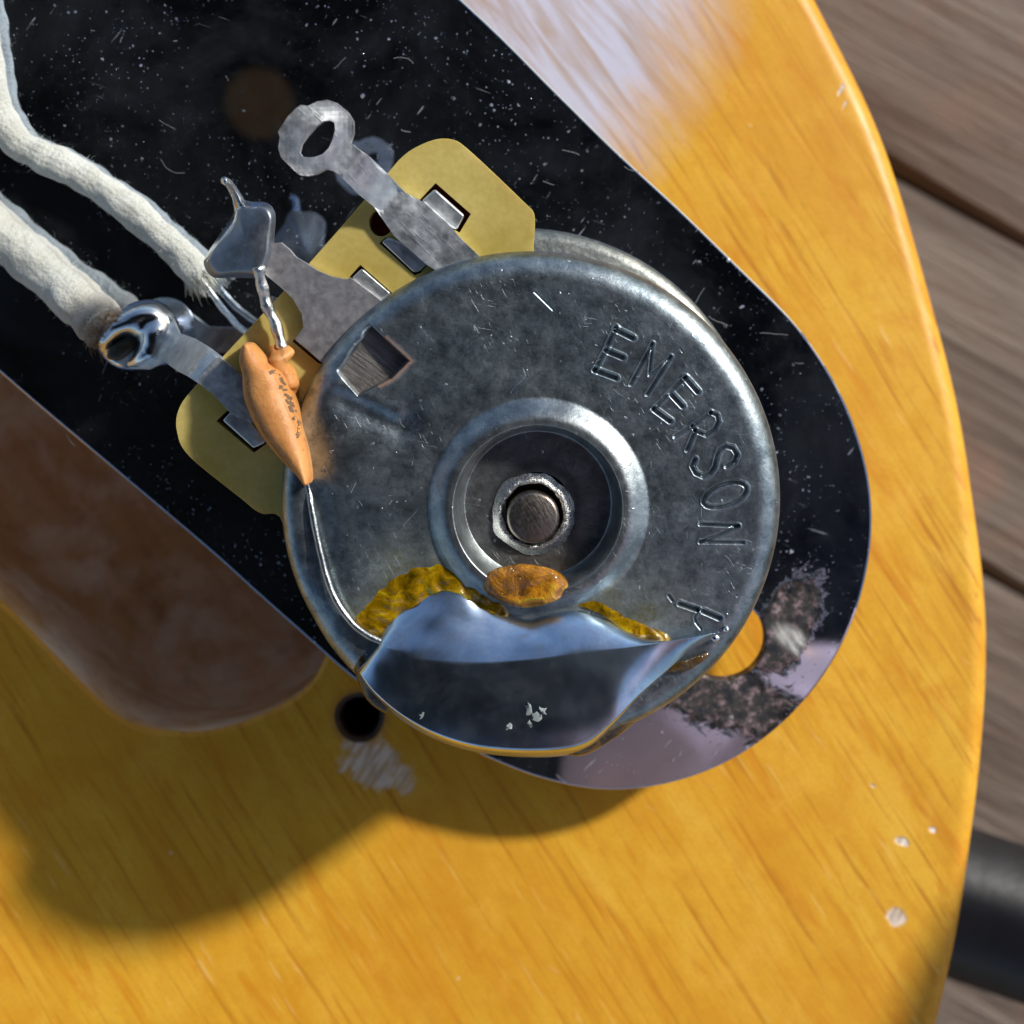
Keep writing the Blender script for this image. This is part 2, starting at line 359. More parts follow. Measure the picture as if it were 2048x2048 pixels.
def mat_plank():
    m = M('weathered_deck_board')
    oi = m.n('ObjectInfo', out=5)
    g = m.noise(1., 6, .65, m.map((.12, 1.3, 1.3), rot=29), .9); f = m.noise(1., 5, .65, m.map((.5, 9, 9), rot=29), .4); b = m.noise(.45, 4, .6, None, .5)
    c = m.ramp(g, (.3, (.055, .038, .028)), (.45, (.12, .095, .078)), (.6, (.20, .17, .145)), (.75, (.30, .265, .225)))
    c = m.mix(m.ramp(f, (.35, .35), (.5, 0.)), c, (.15, .095, .07))
    c = m.mix(m.ramp(b, (.52, 0.), (.68, .6)), c, (.26, .135, .09))
    c = m.mix(m.math('MULTIPLY', oi, .45), c, m.mix(.5, c, (.17, .10, .075)))
    m.set(col=c, rough=.85, nor=m.bump(m.math('ADD', m.math('MULTIPLY', g, 1.), m.math('MULTIPLY', f, .5)), .16, .9)); return m.m
def mat_plain(name, c, ro, sc=6., var=.25, bs=.003, metal=0.):
    m = M(name); n1 = m.noise(sc, 5, .65)
    m.set(col=m.ramp(n1, (.35, tuple(x*(1-var) for x in c)), (.65, tuple(min(1, x*(1+var)) for x in c))), rough=ro, metal=metal, nor=m.bump(n1, bs, .8)); return m.m

# ------------------------------------------------------------ the setting: deck and ground under the guitar
DZ = -4.5
ground = link('ground', mesh([(-200, -200, -9), (200, -200, -9), (200, 200, -9), (-200, 200, -9)], [(0, 1, 2, 3)]), mat_plain('dark_soil', (.05, .04, .03), .9, 1.))
ground['kind'] = 'structure'
deck = thing('deck', (0, 0, DZ), 'x', 'x'); del deck['label']; del deck['category']; deck['kind'] = 'structure'
wood = mat_plank()
lines = [((3.0, 32), -22.5), ((3.1, 24.5), -23), ((3.2, 17.3), -24), ((3.3, 10.2), -25), ((3.33, 2.88), -26), ((4.06, -.50), -31), ((4.0, -7.9), -31), ((4.0, -15.5), -31), ((4, -23), -31), ((4, -31), -31)]
def yl(l, x): return l[0][1]+math.tan(R(l[1]))*(x-l[0][0])
for i in range(len(lines)-1):
    gp = .02; X = np.linspace(-24, 34, 50)
    ed = lambda l, x, s: yl(l, x)+s*gp+.05*math.sin(x*1.7+i)+.03*math.sin(x*4.1+i*2)
    top = [(x, ed(lines[i], x, -1)) for x in X]; bot = [(x, ed(lines[i+1], x, 1)) for x in X]
    n = len(X); vs = []; fs = []
    for k in range(n):
        (x, yt), (_, yb) = top[k], bot[k]; bz = DZ+random.uniform(-.01, .01); r = .10
        for (y, z) in ((yt, bz-2.4), (yt, bz-r), (yt-.06, bz-.05), (yt-r, bz), (yb+r, bz), (yb+.06, bz-.05), (yb, bz-r), (yb, bz-2.4)): vs.append((x, y, z))
    for k in range(n-1):
        for j in range(7): fs.append((k*8+j, (k+1)*8+j, (k+1)*8+j+1, k*8+j+1))
    fs.append(tuple(range(7, -1, -1))); fs.append(tuple((n-1)*8+j for j in range(8)))
    me = mesh(vs, fs); bm = bmesh.new(); bm.from_mesh(me); bmesh.ops.recalc_face_normals(bm, faces=bm.faces); bm.to_mesh(me); bm.free()
    link('plank', me, wood, deck, sharp=50)

# ------------------------------------------------------------ guitar body
edge = [(1629, 0), (1676, 93), (1738, 207), (1784, 331), (1826, 466), (1857, 590), (1898, 725), (1929, 870), (1945, 1000), (1955, 1060), (1972, 1190), (1974, 1290), (1972, 1380), (1961, 1542), (1944, 1651), (1928, 1787), (1904, 1922), (1871, 2048),
        (1800, 2320), (1600, 2900), (1200, 3600), (300, 4300), (-1200, 4500), (-3000, 3900), (-4300, 2500), (-4600, 800), (-4200, -900), (-3000, -1900), (-1000, -2100), (600, -1500), (1150, -850), (1450, -350)]
O2 = [at(p[0], p[1], -.1).to_2d() for p in cr(edge, 8)]
cavp = [(-200, 1010), (-90, 1116), (-40, 1164), (0, 1203), (41, 1242), (145, 1350), (199, 1404), (248, 1441), (298, 1458), (352, 1464), (414, 1462), (497, 1441), (580, 1400), (625, 1360), (652, 1305), (655, 1230), (600, 1130), (480, 1010), (200, 730), (-500, 20), (-1300, -780), (-1500, -850), (-1720, -700), (-1740, -560), (-1500, -290), (-700, 520)]
C2 = [at(p[0], p[1], 0).to_2d() for p in cr(cavp, 7)]
hc = at(719, 1435, 0); H2 = [Vector((hc.x+.118*math.cos(t)*(1+.04*math.sin(3*t)), hc.y+.118*math.sin(t))) for t in [2*math.pi*k/32 for k in range(32)]]
def area(P): return .5*sum(P[i].x*P[(i+1) % len(P)].y-P[(i+1) % len(P)].x*P[i].y for i in range(len(P)))
def ccw(P): return P if area(P) > 0 else P[::-1]
O2, C2, H2 = ccw(O2), ccw(C2), ccw(H2)
for _ in range(60): O2 = [(O2[i-1]+O2[i]*2+O2[(i+1) % len(O2)])/4 for i in range(len(O2))]
def offs(P, d):                        # d > 0 moves outwards for a ccw loop
    out = []
    for i in range(len(P)):
        t = (P[(i+1) % len(P)]-P[i-1]).normalized(); out.append(P[i]+Vector((t.y, -t.x))*d)
    return out
body = thing('guitar_body', (1.5, -2, 0), 'amber yellow lacquered wooden guitar body with a routed cavity, lying on grey deck boards', 'guitar body')
def rings(loops, close_last=False, flip=False):
    vs = []; fs = []; n = len(loops[0])
    for L, z in [(l if isinstance(l, tuple) else (l, 0)) for l in loops]:
        vs += [(p.x, p.y, z) for p in L]
    n = len(loops[0][0])
    for k in range(len(loops)-1):
        for i in range(n):
            j = (i+1) % n; q = (k*n+i, k*n+j, (k+1)*n+j, (k+1)*n+i); fs.append(q[::-1] if flip else q)
    return vs, fs
RB = .13
prof = [(RB*(1-math.cos(a))-RB, -RB+RB*math.sin(a)) for a in [math.pi/2*k/7 for k in range(7, -1, -1)]]  # from the flat out to the side
outer = [(offs(O2, -RB+RB*math.sin(a)), -RB+RB*math.cos(a)) for a in [math.pi/2*k/8 for k in range(9)]]
outer += [(O2, -2.2), (O2, -4.2), (offs(O2, -.25), -4.45)]
LR = .035
lip = [(offs(C2, LR*(1-math.sin(a))), -LR*(1-math.cos(a))) for a in [math.pi/2*k/4 for k in range(5)]]
hlip = [(offs(H2, .03*(1-math.sin(a))), -.03*(1-math.cos(a))) for a in [math.pi/2*k/3 for k in range(4)]]+[(offs(H2, -.012), -.6), (offs(H2, -.02), -1.6)]
vs = []; fs = []
def addr(lo, flip):
    b = len(vs); v, f = rings(lo, flip=flip); vs.extend(v); fs.extend([tuple(b+i for i in q) for q in f]); return b
addr(outer, True); addr(lip, False)
me = mesh(vs, fs); bm = bmesh.new(); bm.from_mesh(me)
# top face with holes
allp = outer[0][0]+lip[0][0]+hlip[0][0]; n0, n1, n2 = len(O2), len(C2), len(H2)
E = [(i, (i+1) % n0) for i in range(n0)]+[(n0+i, n0+(i+1) % n1) for i in range(n1)]+[(n0+n1+i, n0+n1+(i+1) % n2) for i in range(n2)]
vo, eo, fo, *_ = delaunay_2d_cdt(allp, E, [], 0, 1e-6)
bv = [bm.verts.new((p.x, p.y, 0)) for p in vo]
for f in fo:
    c = sum((vo[i] for i in f), Vector((0, 0)))/3
    if inpoly(c.x, c.y, outer[0][0]) and not inpoly(c.x, c.y, lip[0][0]) and not inpoly(c.x, c.y, hlip[0][0]): bm.faces.new([bv[i] for i in f])
bmesh.ops.remove_doubles(bm, verts=bm.verts, dist=1e-5); bmesh.ops.recalc_face_normals(bm, faces=bm.faces)
bm.normal_update()
up = [f for f in bm.faces if abs(f.normal.z) > .99]
if up and up[0].normal.z < 0: bmesh.ops.reverse_faces(bm, faces=bm.faces)
bm.to_mesh(me); bm.free()
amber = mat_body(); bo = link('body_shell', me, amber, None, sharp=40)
def keep(o, parent):                   # parent without shifting the texture space: the mesh stays in place about the world origin
    loc = Vector(parent.location); o.parent = parent; o.matrix_parent_inverse = Matrix.Translation(-loc)
keep(bo, body)
# cavity lining: walls with cutter marks, curved down to the floor
CD = -1.5; cm = []
for k in range(13):
    t = k/12; z = -LR+(CD+LR+.25)*t; L = offs(C2, -.012*math.sin(t*40)*t-.02*t); cm.append((L, z))
cm += [(offs(C2, -.07), CD+.10), (offs(C2, -.16), CD+.03), (offs(C2, -.28), CD)]
vs, fs = rings(cm); fs.append(tuple(range(len(vs)-len(C2), len(vs))))
me = mesh(vs, fs); bm = bmesh.new(); bm.from_mesh(me); bmesh.ops.triangulate(bm, faces=[f for f in bm.faces if len(f.verts) > 4]); bm.to_mesh(me); bm.free()
cavm = mat_cavity(); cv = link('cavity', me, cavm, None, sharp=50); keep(cv, body)
vs, fs = rings(hlip); fs.append(tuple(range(len(vs)-len(H2), len(vs))))
sh = link('screw_hole', mesh(vs, fs), mat_plain('dark_hole_wood', (.05, .022, .012), .7, 9.), None); keep(sh, body)  # dark brown lining of the screw hole

# ------------------------------------------------------------ control plate
def plate_outline():
    # long edges run up and to the left, the near end is round
    c = on(1152, 990); u = Vector((.735, -.678)); v = Vector((.678, .735)); r = 1.60
    A = on(1359, 418); B = on(414, 1097.5)
    pts = [on(924.5, 0), on(1115, 186), on(1232, 302), on(1359, 418), on(1470, 526), on(1579, 634)]
    arc = [(1641, 716), (1688, 800), (1722, 890), (1741, 980), (1743, 1075), (1728, 1170), (1697, 1262), (1645, 1355), (1575, 1437), (1490, 1504), (1395, 1550), (1290, 1576), (1185, 1578), (1080, 1556), (985, 1520), (900, 1478)]
    low = [(613, 1275.6), (510, 1184), (414, 1097.5), (205, 920), (0, 745.5)]
    far = [(-330, 452), (-1000, -120), (-1250, -420), (-1260, -760), (-1080, -1050), (-760, -1160), (-430, -1100), (-100, -860), (500, -370)]
    return [(p[0], p[1]) for p in [(924.5, 0), (1115, 186), (1232, 301), (1359, 418), (1470, 526), (1579, 634)]]+arc+[(800, 1425), (700, 1352)]+low+far
plo = [tuple(p) for p in cr(plate_outline(), 6)]
pl = thing('control_plate', on(1024, 900, -.1), 'mirror chromed steel control plate speckled with dust, lifted off the amber guitar body', 'control plate')
chrome = mat_plate()
plm = sheet(plo, [ell(1446, 1279, 85, 82, 0, 40), ell(-820, -720, 85, 82, 0, 32)], lambda x, y: on(x, y, 0), .11)
plo_ = link('plate', plm, chrome, None, smooth=False); keep(plo_, pl); bev(plo_, .012, 3)

lintm = mat_plain('lint', (.36, .38, .40), .9, 10., .1)
def lint(n, area_, dz, seed, lo=.02, hi=.16):
    rd = random.Random(seed); vs = []; fs = []
    while n:
        px, py = rd.uniform(area_[0], area_[2]), rd.uniform(area_[1], area_[3])
        if len(area_) > 4 and not area_[4](px, py): continue
        n -= 1; p = on(px, py, dz); a = rd.uniform(0, 6.283); L = lo+(hi-lo)*rd.random()**3; cu = rd.uniform(-9, 9); k = 6; w_ = rd.uniform(.0005, .0010)
        for i in range(k+1):
            q = Vector((-math.sin(a), math.cos(a), 0))*w_; vs += [p+q, p-q]
            if i < k: b = len(vs)-2; fs.append((b, b+1, b+3, b+2))
            p = p+Vector((math.cos(a), math.sin(a), math.cos(a)*G[0]+math.sin(a)*G[1]))*L/k; a += cu*L/k+rd.uniform(-.25, .25)
    return mesh(vs, fs)
lt = link('lint', lint(42, (0, 0, 1740, 1560, lambda x, y: inpoly(x, y, plo) and math.hypot(x-1061, y-1014) > 480), .004, 11), lintm, None, smooth=False); keep(lt, pl); lt['kind'] = 'stuff'

# ------------------------------------------------------------ potentiometer
TOP = 1.10                               # can top above the plate
CAN_O = on(1061, 1014, TOP)
pot = thing('potentiometer', on(1061, 1014, 0), 'round tinned potentiometer with stamped letters bolted on the chromed control plate', 'potentiometer')
def loc2(px, py, dz=TOP):                # photo pixel -> coordinates in the can's own top plane
    d = on(px, py, dz)-CAN_O; return (d.dot(E1), d.dot(E2))
segs = []                                # stamped strokes: (a, b, half width, depth)
def stroke(pts, ox, oy, sc, wd=.0095, dp=.016):
    q = [loc2(ox+p[0]/sc, oy+p[1]/sc) for p in pts]
    segs.append((q, wd*.86, dp*.72))
K = (1000, 400, 2.576)
stroke([(596, 655), (548, 760), (488, 880)], *K, .010, .020); stroke([(596, 668), (684, 712)], *K, .012, .024); stroke([(552, 778), (632, 812)], *K, .012, .024); stroke([(486, 876), (598, 918)], *K, .012, .024)
stroke([(785, 738), (672, 952)], *K, .008, .016); stroke([(880, 806), (756, 1004)], *K, .008, .018); stroke([(785, 738), (768, 905), (880, 806)], *K, .006, .012)
stroke([(955, 912), (872, 990), (792, 1078)], *K, .009, .016); stroke([(957, 918), (1018, 988)], *K, .012, .024); stroke([(884, 1002), (940, 1062)], *K, .012, .024); stroke([(792, 1078), (876, 1140)], *K, .012, .024)
stroke([(1085, 1095), (990, 1165), (900, 1220)], *K, .009, .016); stroke([(1085, 1095), (1118, 1108), (1125, 1140), (1105, 1180), (1060, 1212), (1010, 1190), (990, 1165)], *K, .009, .018); stroke([(1005, 1190), (962, 1290)], *K, .009, .018)
stroke([(1165, 1372), (1205, 1350), (1220, 1312), (1200, 1278), (1160, 1268), (1128, 1290), (1115, 1330), (1105, 1375), (1080, 1410), (1045, 1425), (1008, 1408), (988, 1370), (1005, 1335)], *K, .010, .022)
stroke([(1158+118*math.cos(t)*.94+55*math.sin(t)*.34, 1520-118*math.cos(t)*.34+55*math.sin(t)*.94) for t in [2*math.pi*k/18 for k in range(19)]], *K, .0095, .020)
stroke([(1228, 1680), (1030, 1670)], *K, .0085, .018); stroke([(1228, 1680), (1110, 1735), (1030, 1762)], *K, .0085, .019); stroke([(1030, 1762), (1255, 1766)], *K, .0085, .018)
K5 = (1300, 1100, 4.83)
stroke([(285, 520), (460, 580)], *K5, .012, .026); stroke([(510, 590), (672, 662)], *K5, .012, .026); stroke([(465, 590), (430, 650), (440, 700), (490, 765)], *K5, .006, .010); stroke([(180, 440), (215, 490)], *K5, .008, .012)
for _ in range(34):                     # fine nicks and scratches
    r = math.sqrt(random.uniform(.25, 1.1)); a = random.uniform(0, 6.283); c = (r*math.cos(a), r*math.sin(a)); L = .006+.11*random.random()**3; b = random.uniform(0, 6.283)
    segs.append(([c, (c[0]+L*math.cos(b), c[1]+L*math.sin(b))], random.uniform(.001, .003), random.uniform(.0015, .005)))
stroke([(180, 475), (275, 568)], *K, .005, .010)
# polar grid
rr = np.concatenate([np.linspace(.155, .30, 14), np.linspace(.305, .56, 66), np.linspace(.565, 1.082, 176), ])
fil = np.linspace(0, math.pi/2, 13)[1:]; FR = .118
NA = 1500; th = np.arange(NA)*2*math.pi/NA
def sm(x, a, b): t = np.clip((x-a)/(b-a), 0, 1); return t*t*(3-2*t)
rad = np.concatenate([rr, 1.082+FR*np.sin(fil), [1.2, 1.2]]); NR = len(rad)
zb = np.concatenate([np.zeros(len(rr)), -FR+FR*np.cos(fil), [-.5, -.80]])
zb = zb+np.where(rad < .372, -.13, 0)
zb = np.where((rad >= .35) & (rad < .43), -.13+(.13+.055)*sm(rad, .352, .405), zb)
zb = np.where((rad >= .40) & (rad < .56), .055*np.cos(np.clip((rad-.42)/.11, 0, 1)*math.pi/2)**1.6, zb)
ringc = np.array(loc2(1076, 1016)); 
RR, TT = np.meshgrid(rad, th, indexing='ij')
cfade = 1-sm(RR, .5, .95)               # the embossed ring sits slightly off centre
Xc = RR*np.cos(TT)+ringc[0]*cfade; Yc = RR*np.sin(TT)+ringc[1]*cfade
Z = np.repeat(zb[:, None], NA, 1).copy()
Z += .0035*np.sin(Xc*7+1)*np.sin(Yc*6)   # not quite flat
dirt = np.zeros_like(Z); rust = np.zeros_like(Z); flux = np.zeros_like(Z)
def segd(X, Y, a, b):
    dx, dy = b[0]-a[0], b[1]-a[1]; L = dx*dx+dy*dy+1e-12
    t = np.clip(((X-a[0])*dx+(Y-a[1])*dy)/L, 0, 1); return np.hypot(X-a[0]-t*dx, Y-a[1]-t*dy)
flat = (RR > .56)
for q, wd, dp in segs:
    mx = max(wd*2.6, .01); xs = [p[0] for p in q]; ys = [p[1] for p in q]
    m_ = (Xc > min(xs)-mx) & (Xc < max(xs)+mx) & (Yc > min(ys)-mx) & (Yc < max(ys)+mx) & flat
    if not m_.any(): continue
    d = np.full(int(m_.sum()), 9.)
    for a, b in zip(q, q[1:]): d = np.minimum(d, segd(Xc[m_], Yc[m_], a, b))
    g = 1-sm(d, wd*.3, wd*1.35); Z[m_] += -dp*g+dp*.15*np.exp(-((d-wd*1.7)/(wd*.5))**2)
    if dp > .007: dirt[m_] = np.maximum(dirt[m_], .10*g)
# crimp window near the rim
win = [loc2(*p) for p in ((677, 743), (741, 652), (817, 722), (782, 757), (716, 791))]
wd_ = np.full(Z.shape, 1e9); ins = np.ones(Z.shape, bool)
near_ = (np.abs(Xc-win[0][0]) < .7) & (np.abs(Yc-win[0][1]) < .7)
cxw = sum(p[0] for p in win)/5; cyw = sum(p[1] for p in win)/5
sgn = None
for i in range(5):
    a, b = win[i], win[(i+1) % 5]
    cr_ = (b[0]-a[0])*(Yc-a[1])-(b[1]-a[1])*(Xc-a[0]); c0 = (b[0]-a[0])*(cyw-a[1])-(b[1]-a[1])*(cxw-a[0])
    L = math.hypot(b[0]-a[0], b[1]-a[1]); sdv = cr_*math.copysign(1, c0)/L
    wd_ = np.minimum(wd_, sdv)
inw = sm(wd_, -.006, .012)
Z -= inw*.10
dirt = np.maximum(dirt, inw*.1); dirt = np.maximum(dirt, .5*np.exp(-((wd_-.004)/.010)**2)*(Yc < cyw-.02)*(Xc < cxw+.03))
cE = loc2(808, 730); rust = np.maximum(rust, np.exp(-((wd_+.008)/.013)**2)*(np.hypot(Xc-cE[0], Yc-cE[1]) < .16))
# soft dish around the window and along the rim to its lower left
g1 = loc2(690, 815); g2 = loc2(760, 835)
d = segd(Xc, Yc, loc2(600, 800), loc2(640, 1230)); Z -= .030*np.exp(-(d/.10)**2)*(RR > .56)
d = segd(Xc, Yc, loc2(700, 800), loc2(800, 850)); Z -= .025*np.exp(-(d/.08)**2)*(1-inw)
d = segd(Xc, Yc, loc2(680, 770), loc2(790, 825)); Z += .016*np.exp(-(d/.045)**2)*(1-inw)
# flux film near the solder
for (px, py, r, k) in ((800, 1150, .16, .9), (900, 1120, .13, .8), (1010, 1170, .2, .6), (1190, 1200, .2, .75), (1290, 1240, .16, .8), (745, 1230, .14, .8), (1100, 1150, .15, .5)):
    c = loc2(px, py); flux = np.maximum(flux, k*np.exp(-((np.hypot(Xc-c[0], Yc-c[1]))/r)**2)*(RR > .5))
dirt = np.maximum(dirt, .55*np.exp(-((RR-.19)/.03)**2))
P3 = (np.array(CAN_O)[None, None, :]+Xc[..., None]*np.array(E1)+Yc[..., None]*np.array(E2)+Z[..., None]*np.array(NRM)).reshape(-1, 3)
idx = np.arange(NR*NA).reshape(NR, NA); nx = np.roll(idx, -1, 1)
Q = np.stack([idx[:-1], nx[:-1], nx[1:], idx[1:]], -1)[:, :, ::-1].reshape(-1, 4)
me = bpy.data.meshes.new('can'); me.vertices.add(len(P3)); me.vertices.foreach_set('co', P3.ravel())
me.loops.add(Q.size); me.loops.foreach_set('vertex_index', Q.ravel().astype(np.int32))
me.polygons.add(len(Q)); me.polygons.foreach_set('loop_start', np.arange(0, Q.size, 4, dtype=np.int32)); me.update(calc_edges=True)
for nm, arr in (('dirt', dirt), ('rust', rust), ('flux', flux)):
    at_ = me.attributes.new(nm, 'FLOAT', 'POINT'); at_.data.foreach_set('value', arr.ravel().astype(np.float32))
me.flip_normals() if me.polygons[NA*100].normal.z < 0 else None
tin = mat_can()
def pk(name, me, mat, parent=pot, **kw):
    o = link(name, me, mat, None, **kw)
    o.parent = parent; loc = Vector(parent.location); q = parent.parent
    while q is not None: q = q.parent
    if parent.type == 'EMPTY': o.matrix_parent_inverse = Matrix.Translation(-loc)
    return o
can = pk('can', me, tin)
steel = mat_metal('nickel_plate', (.42, .44, .46), (.62, .64, .66), .22, .42)
def disc(c, r0, r1, z0, z1, n=72, bevel=.02, ax=NRM):
    """turned ring or disc about the plate's normal; r0 = 0 for solid"""
    pr = [(r1-bevel, z1), (r1-bevel*.3, z1-bevel*.3), (r1, z1-bevel), (r1, z0)]
    pr = [(max(r0, 1e-4), z1)]+pr+([(r0, z0), (r0, z1)] if r0 > 0 else [(1e-4, z0)])
    vs = []; fs = []
    for (r, z) in pr:
        for k in range(n):
            a = 2*math.pi*k/n; vs.append(c+(E1*math.cos(a)+E2*math.sin(a))*r+ax*z)
    for i in range(len(pr)-1):
        for k in range(n):
            j = (k+1) % n; fs.append((i*n+k, (i+1)*n+k, (i+1)*n+j, i*n+j))
    return mesh(vs, fs)
B0 = CAN_O-NRM*TOP
pk('base_ring', disc(B0-E1*.05+E2*.07, 0, 1.25, .0, .30, 96, .06), mat_metal('aged_nickel', (.20, .22, .21), (.36, .37, .33), .36, .5), sharp=60)
pk('bushing', disc(B0, 0, .48, -1.0, -.105, 40), steel, sharp=60)
# shaft and torn hole in the can
SC = on(1066, 1036, TOP-.06)
shaft = pk('shaft', disc(SC-NRM*.5, 0, .127, 0, .5, 40, .018), mat_metal('shaft_steel', (.20, .17, .15), (.34, .30, .26), .30, .45, .002, 12., ((1, 8, 1), 60)), sharp=50)
pk('recess_plate', disc(CAN_O-NRM*.20+E1*ringc[0]+E2*ringc[1], 0, .36, -.05, 0, 40, .004), mat_plain('dark_inside', (.01, .008, .007), .6), sharp=50)
vs = []; fs = []; n = 72
for i, (r, z) in enumerate(((.142, -.05), (.147, .012), (.158, .022), (.175, .008), (.20, -.012))):
    for k in range(n):
        a = 2*math.pi*k/n; q = noise.noise(Vector((math.cos(a)*3, math.sin(a)*3, i*.4)))
        rr_ = r*(1+.07*q)+.004*noise.noise(Vector((k*.9, 3, i))); vs.append(SC-NRM*.055+(E1*math.cos(a)+E2*math.sin(a))*rr_+NRM*(z+.008*noise.noise(Vector((k*.7, i, 9))))+E2*.012)
for i in range(4):
    for k in range(n): j = (k+1) % n; fs.append((i*n+k, i*n+j, (i+1)*n+j, (i+1)*n+k))
me = mesh(vs, fs); pk('staked_rim', me, mat_metal('bright_burr', (.45, .46, .45), (.75, .77, .74), .2, .4, .006, 20.))
# bent tab seen through the crimp window
tabm = mat_metal('dark_brushed_steel', (.26, .24, .225), (.38, .36, .34), .42, .52, .003, 5., ((1, 14, 1), 35))
tb = pk('crimp_tab', sheet([(671, 743), (741, 646), (822, 722), (785, 762), (716, 797)], [], lambda x, y: on(x, y, TOP-.055-.0002*(x-682)), .03), tabm, smooth=False); bev(tb, .01)

lc_ = pk('lint', lint(40, (600, 560, 1540, 1250, lambda x, y: 235 < math.hypot(x-1070, y-1016) < 440), TOP+.004, 12, .01, .09), lintm, smooth=False); lc_['kind'] = 'stuff'
# wafer
wpts = [(777, 344), (800, 318), (827, 297), (870, 279), (905, 279), (932, 295), (994, 352), (1052, 408), (1066, 422), (1070, 440), (1069, 470), (1068, 515), (1080, 700), (900, 900), (620, 1080), (560, 1034), (545, 1027), (528, 1028), (510, 1020), (482, 997), (395, 928), (364, 894), (355, 868), (352, 845), (357, 820), (376, 789), (445, 714), (618, 527)]
fin = []
for i, p in enumerate(wpts): fin.append(p)
hl = ell(762, 446, 24, 27, 0, 20); hl2 = ell(834, 552, 15, 22, 30, 16); hl3 = ell(842, 392, 14, 16, 0, 14); hl4 = ell(468, 802, 14, 14, 0, 12)
WZ = .93
_z2 = lambda L: [(350+x/2.576, 150+y/2.576) for x, y in L]
_z7 = lambda L: [(100+x/3.22, 500+y/3.22) for x, y in L]
slots = [_z2([(1258, 645), (1342, 556), (1524, 716), (1466, 812), (1396, 775)]), _z2([(1052, 866), (1084, 838), (1165, 862), (1302, 975), (1268, 1018), (1234, 1032)]),
         _z2([(896, 1042), (955, 978), (1118, 1122), (1088, 1184)]), _z2([(604, 1372), (645, 1330), (790, 1440), (772, 1500), (735, 1482)]),
         _z7([(1070, 1102), (1150, 1026), (1250, 1060), (1400, 1222), (1388, 1252), (1312, 1306)])]
wf = pk('wafer', sheet([tuple(p) for p in cr(fin, 3)], [hl]+slots, lambda x, y: on(x, y, WZ), .10), mat_wafer(), smooth=False); bev(wf, .014, 2)
pk('wafer_core', sheet([(720+(p[0]-720)*.93, 690+(p[1]-690)*.93) for p in wpts], [], lambda x, y: on(x, y, WZ-.105), .05), mat_plain('dark_red_carbon', (.16, .012, .008), .8), smooth=False)

# lugs
def mat_tinned():
    m = M('tinned_lug'); n1 = m.noise(3.2, 3, .55); n2 = m.noise(1., 4, .6, m.map((3, 26, 10), rot=42)); n3 = m.noise(9., 5, .7)
    c = m.ramp(n3, (.35, (.52, .55, .56)), (.65, (.76, .79, .80)))
    m.set(col=c, metal=1., rough=m.n('MapRange', {0: n3, 1: .35, 2: .65, 3: .40, 4: .55}), nor=m.bump(m.math('ADD', n1, m.math('MULTIPLY', m.ramp(n2, (.55, 0.), (.7, 1.)), .03)), .030, .9)); return m.m
tinl = mat_tinned()
dull = mat_metal('dull_tinned_lug', (.62, .60, .60), (.72, .70, .70), .42, .52, .0006, 6.)
solder = mat_metal('solder_bright', (.58, .61, .64), (.74, .75, .76), .16, .28, .002, 5.)
soldm = mat_metal('solder_matt', (.22, .245, .28), (.30, .33, .37), .42, .52, .0012, 9.)
def zl(px, py, p0, p1, prof):
    """height along a strap: parameter from p0 to p1 in pixels, prof = [(t, z), ...]"""
    dx, dy = p1[0]-p0[0], p1[1]-p0[1]; t = ((px-p0[0])*dx+(py-p0[1])*dy)/(dx*dx+dy*dy)
    return float(np.interp(t, [q[0] for q in prof], [q[1] for q in prof]))
def Z5(x, y): return (500+x/4.83, 180+y/4.83)
def Z2(x, y): return (350+x/2.576, 150+y/2.576)
def Z7(x, y): return (100+x/3.22, 500+y/3.22)
def Z6(x, y): return (380+x/6.44, 340+y/6.44)
# upper lug: eyelet, strap, clenched head
fA = lambda x, y: on(x, y, -.030*(math.hypot(x-632, y-275)/75)**2*math.exp(-(math.hypot(x-632, y-275)/85)**4)+zl(x, y, (632, 275), (900, 505), [(-.3, 1.26), (.0, 1.20), (.25, 1.15), (.42, 1.07), (.55, .99), (1, .98)]))
oA = [Z5(*p) for p in ((272, 560), (288, 455), (270, 405), (365, 255), (440, 180), (490, 145), (560, 152), (650, 110), (750, 95), (850, 130), (950, 215), (1000, 300), (1002, 420), (972, 512))]
oA += [Z5(1150, 640), Z5(1340, 820), Z5(1500, 990), Z2(1270, 650), Z2(1400, 760), Z2(1480, 850), Z2(1570, 935), Z2(1500, 1000), Z2(1350, 1010), Z2(1300, 980), Z2(1130, 830), Z2(1060, 730)]
oA += [Z5(*p) for p in ((1200, 1130), (1050, 1010), (900, 860), (800, 780), (740, 765), (650, 812), (560, 832), (480, 822), (380, 732), (300, 650))]
hA = [Z5(*p) for p in ((478, 600), (500, 520), (550, 450), (640, 350), (710, 300), (770, 292), (815, 315), (822, 380), (800, 470), (760, 560), (700, 620), (620, 648), (540, 650), (500, 635))]
def lug(name, label=None):
    o = bpy.data.objects.new(name, None)
    return o
la = pk('lug', sheet(oA, [hA], fA, .05, step=9), tinl, smooth=False); bev(la, .018, 3); la['label'] = 'bare upper lug with an open eyelet'
def sub(name, me, mat, parent, label=None, **kw):
    o = link(name, me, mat, None, **kw); o.parent = parent; o.matrix_parent_inverse = (Matrix.Translation(parent.matrix_parent_inverse.translation) if False else Matrix.Identity(4))
    o.matrix_parent_inverse = Matrix.Identity(4)
    if label: o['label'] = label
    return o
def tab(parent, pts, dz, th=.05, m=tinl):
    o = sub('tab', sheet([Z2(*p) for p in pts], [], lambda x, y: on(x, y, dz), th), m, parent, smooth=False); bev(o, .012, 3); return o
tab(la, ((1268, 648), (1338, 585), (1492, 722), (1450, 800), (1400, 775)), .95, .09)
tab(la, ((1062, 860), (1100, 835), (1170, 860), (1300, 975), (1262, 1010), (1232, 1020)), .945, .08)
